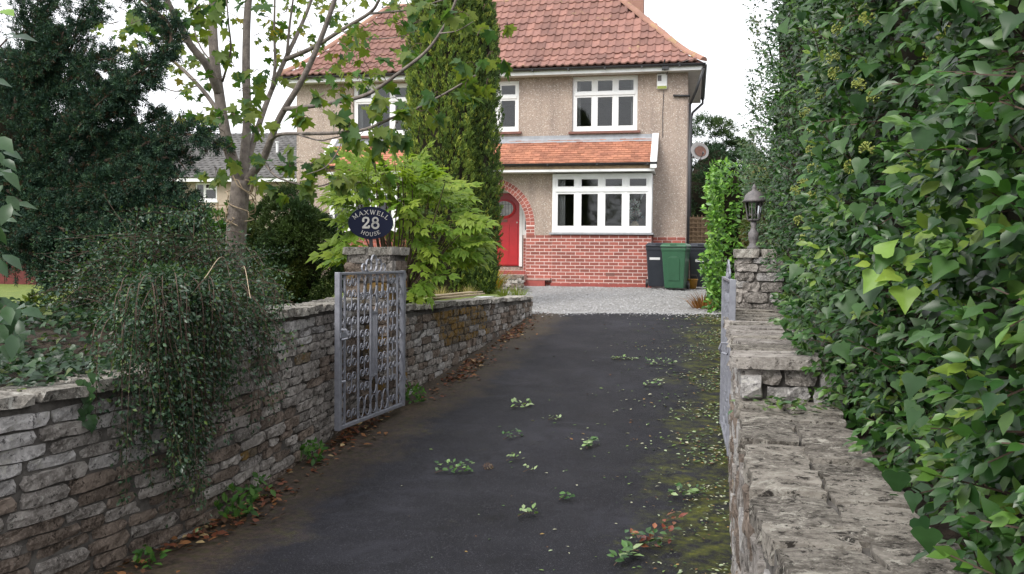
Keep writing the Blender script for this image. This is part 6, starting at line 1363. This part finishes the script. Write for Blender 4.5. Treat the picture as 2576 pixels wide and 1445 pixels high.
GR, LG, BR_ = [(.04, .10, .03), (.07, .15, .04)], [(.18, .28, .10), (.28, .36, .18)], [(.20, .05, .03), (.26, .10, .05)]
clip('dark leafy clipping lying alone on the near asphalt', 1140, 1195, .26, 34, GR + LG[:1], .05, .2, .1); clip('pale green sprig on the asphalt by itself further up', 1308, 1030, .20, 14, LG, .06, .5); clip('small pale sprig right of the pale green one', 1395, 1063, .12, 9, LG, .04, .1)
clip('dark narrow sprig in the middle of the drive', 1290, 1108, .2, 18, GR, .04, .7); clip('leafy green sprig right of the dark narrow sprig', 1483, 1130, .16, 18, GR + LG, .055, 1.2, .08); clip('tiny leaf sprig above the dark leafy clipping', 1290, 1165, .1, 6, LG, .04, .3)
clip('paired pale leaves beside the leafy clippings', 1330, 1195, .08, 4, LG, .045, 0); clip('yellowish sprig low on the drive', 1325, 1305, .12, 10, LG, .05, .4, .05); clip('clump of sprigs up the drive near the mossy edge', 1640, 975, .2, 22, GR + LG, .045, .2, .06)
clip('clippings heap highest on the mossy edge', 1660, 915, .35, 40, LG + GR, .05, .1, .08); clip('scatter of light leaves at the far end of the drive', 1570, 832, .3, 24, LG, .05, .0, .03); clip('brown and green clippings heap at the lower right', 1630, 1385, .3, 40, BR_ + GR, .06, .4, .1)
clip('green sprig near the wall foot below the gate', 1720, 1255, .22, 24, GR + LG, .055, .2, .07); clip('red brown leaf pair on the right of the drive', 1690, 1320, .1, 7, BR_, .06, -.5); clip('green sprig at the bottom edge of the drive', 1570, 1420, .2, 22, LG + GR, .06, .9, .07); clip('dark ivy leaf on the asphalt', 1420, 1265, .07, 5, GR, .06, .2); clip('fresh clippings lying on the low right wall', 1950, 1040, .01, 1, GR)
bpy.data.objects['hedge_clipping.016'].location = (1.2, 3.75, .97)
t = bpy.data.objects['hedge_clipping.016']; k = 60; P_ = np.stack([rng.normal(0, .11, k), rng.normal(0, .09, k), rng.uniform(0, .035, k)], 1); ob('leaves', fmesh('leaves', T_OVAL, P_, rdir(k) * [1, 1, .2], rdir(k) * .4 + [0, 0, 1], rng.uniform(.03, .06, k), rcol(k, GR + [(.10, .16, .04)], None, .2), M['leaf']), t)
q = on_drive(1225, 1183); t = thing('seed_cone', 'brown fir cone lying beside the dark leafy clipping', 'cone', tuple(q + [0, 0, .02]), .5)
P_, A_ = [], []
for k in range(60): a = k * 2.4; s_ = k / 60; r = .022 * math.sin(math.pi * (.12 + .85 * s_)); P_.append((s_ * .075 - .035, r * math.cos(a), r * math.sin(a))); A_.append((.5, math.cos(a), math.sin(a)))
ob('scales', fmesh('scales', T_DIA, np.array(P_), np.array(A_), np.array([[1, 0, 0]] * 60), np.full(60, .018), rcol(60, [(.10, .06, .04), (.2, .15, .1)]), M['deadleaf']), t)
# gravel stones
n_ = 6400; P_ = np.stack([rng.uniform(-.6, 4.9, n_), np.where(rng.random(n_) < .10, 14.25 - np.abs(rng.normal(0, .25, n_)), rng.uniform(14.0, 21.2, n_)), np.zeros(n_)], 1); P_[:, 2] = [gz(y) + (.008 if y < 14.3 else .0) for y in P_[:, 1]]; ok = P_[:, 0] > np.array([ledge(y) for y in P_[:, 1]]); P_ = P_[ok]; n_ = len(P_)
T_PEB = ([(1, 0, 0), (-1, 0, 0), (0, 1, 0), (0, -1, 0), (0, 0, .7), (0, 0, -.7)], [(0, 2, 4), (2, 1, 4), (1, 3, 4), (3, 0, 4)])
tag(ob('gravel', fmesh('gravel', T_PEB, P_, rdir(n_) * [1, 1, .1], rdir(n_) * .3 + [0, 0, 1], rng.uniform(.008, .02, n_), np.ones((n_, 3)), M['pebble'])), 'pale gravel stones on the forecourt', 'gravel', kind='stuff')
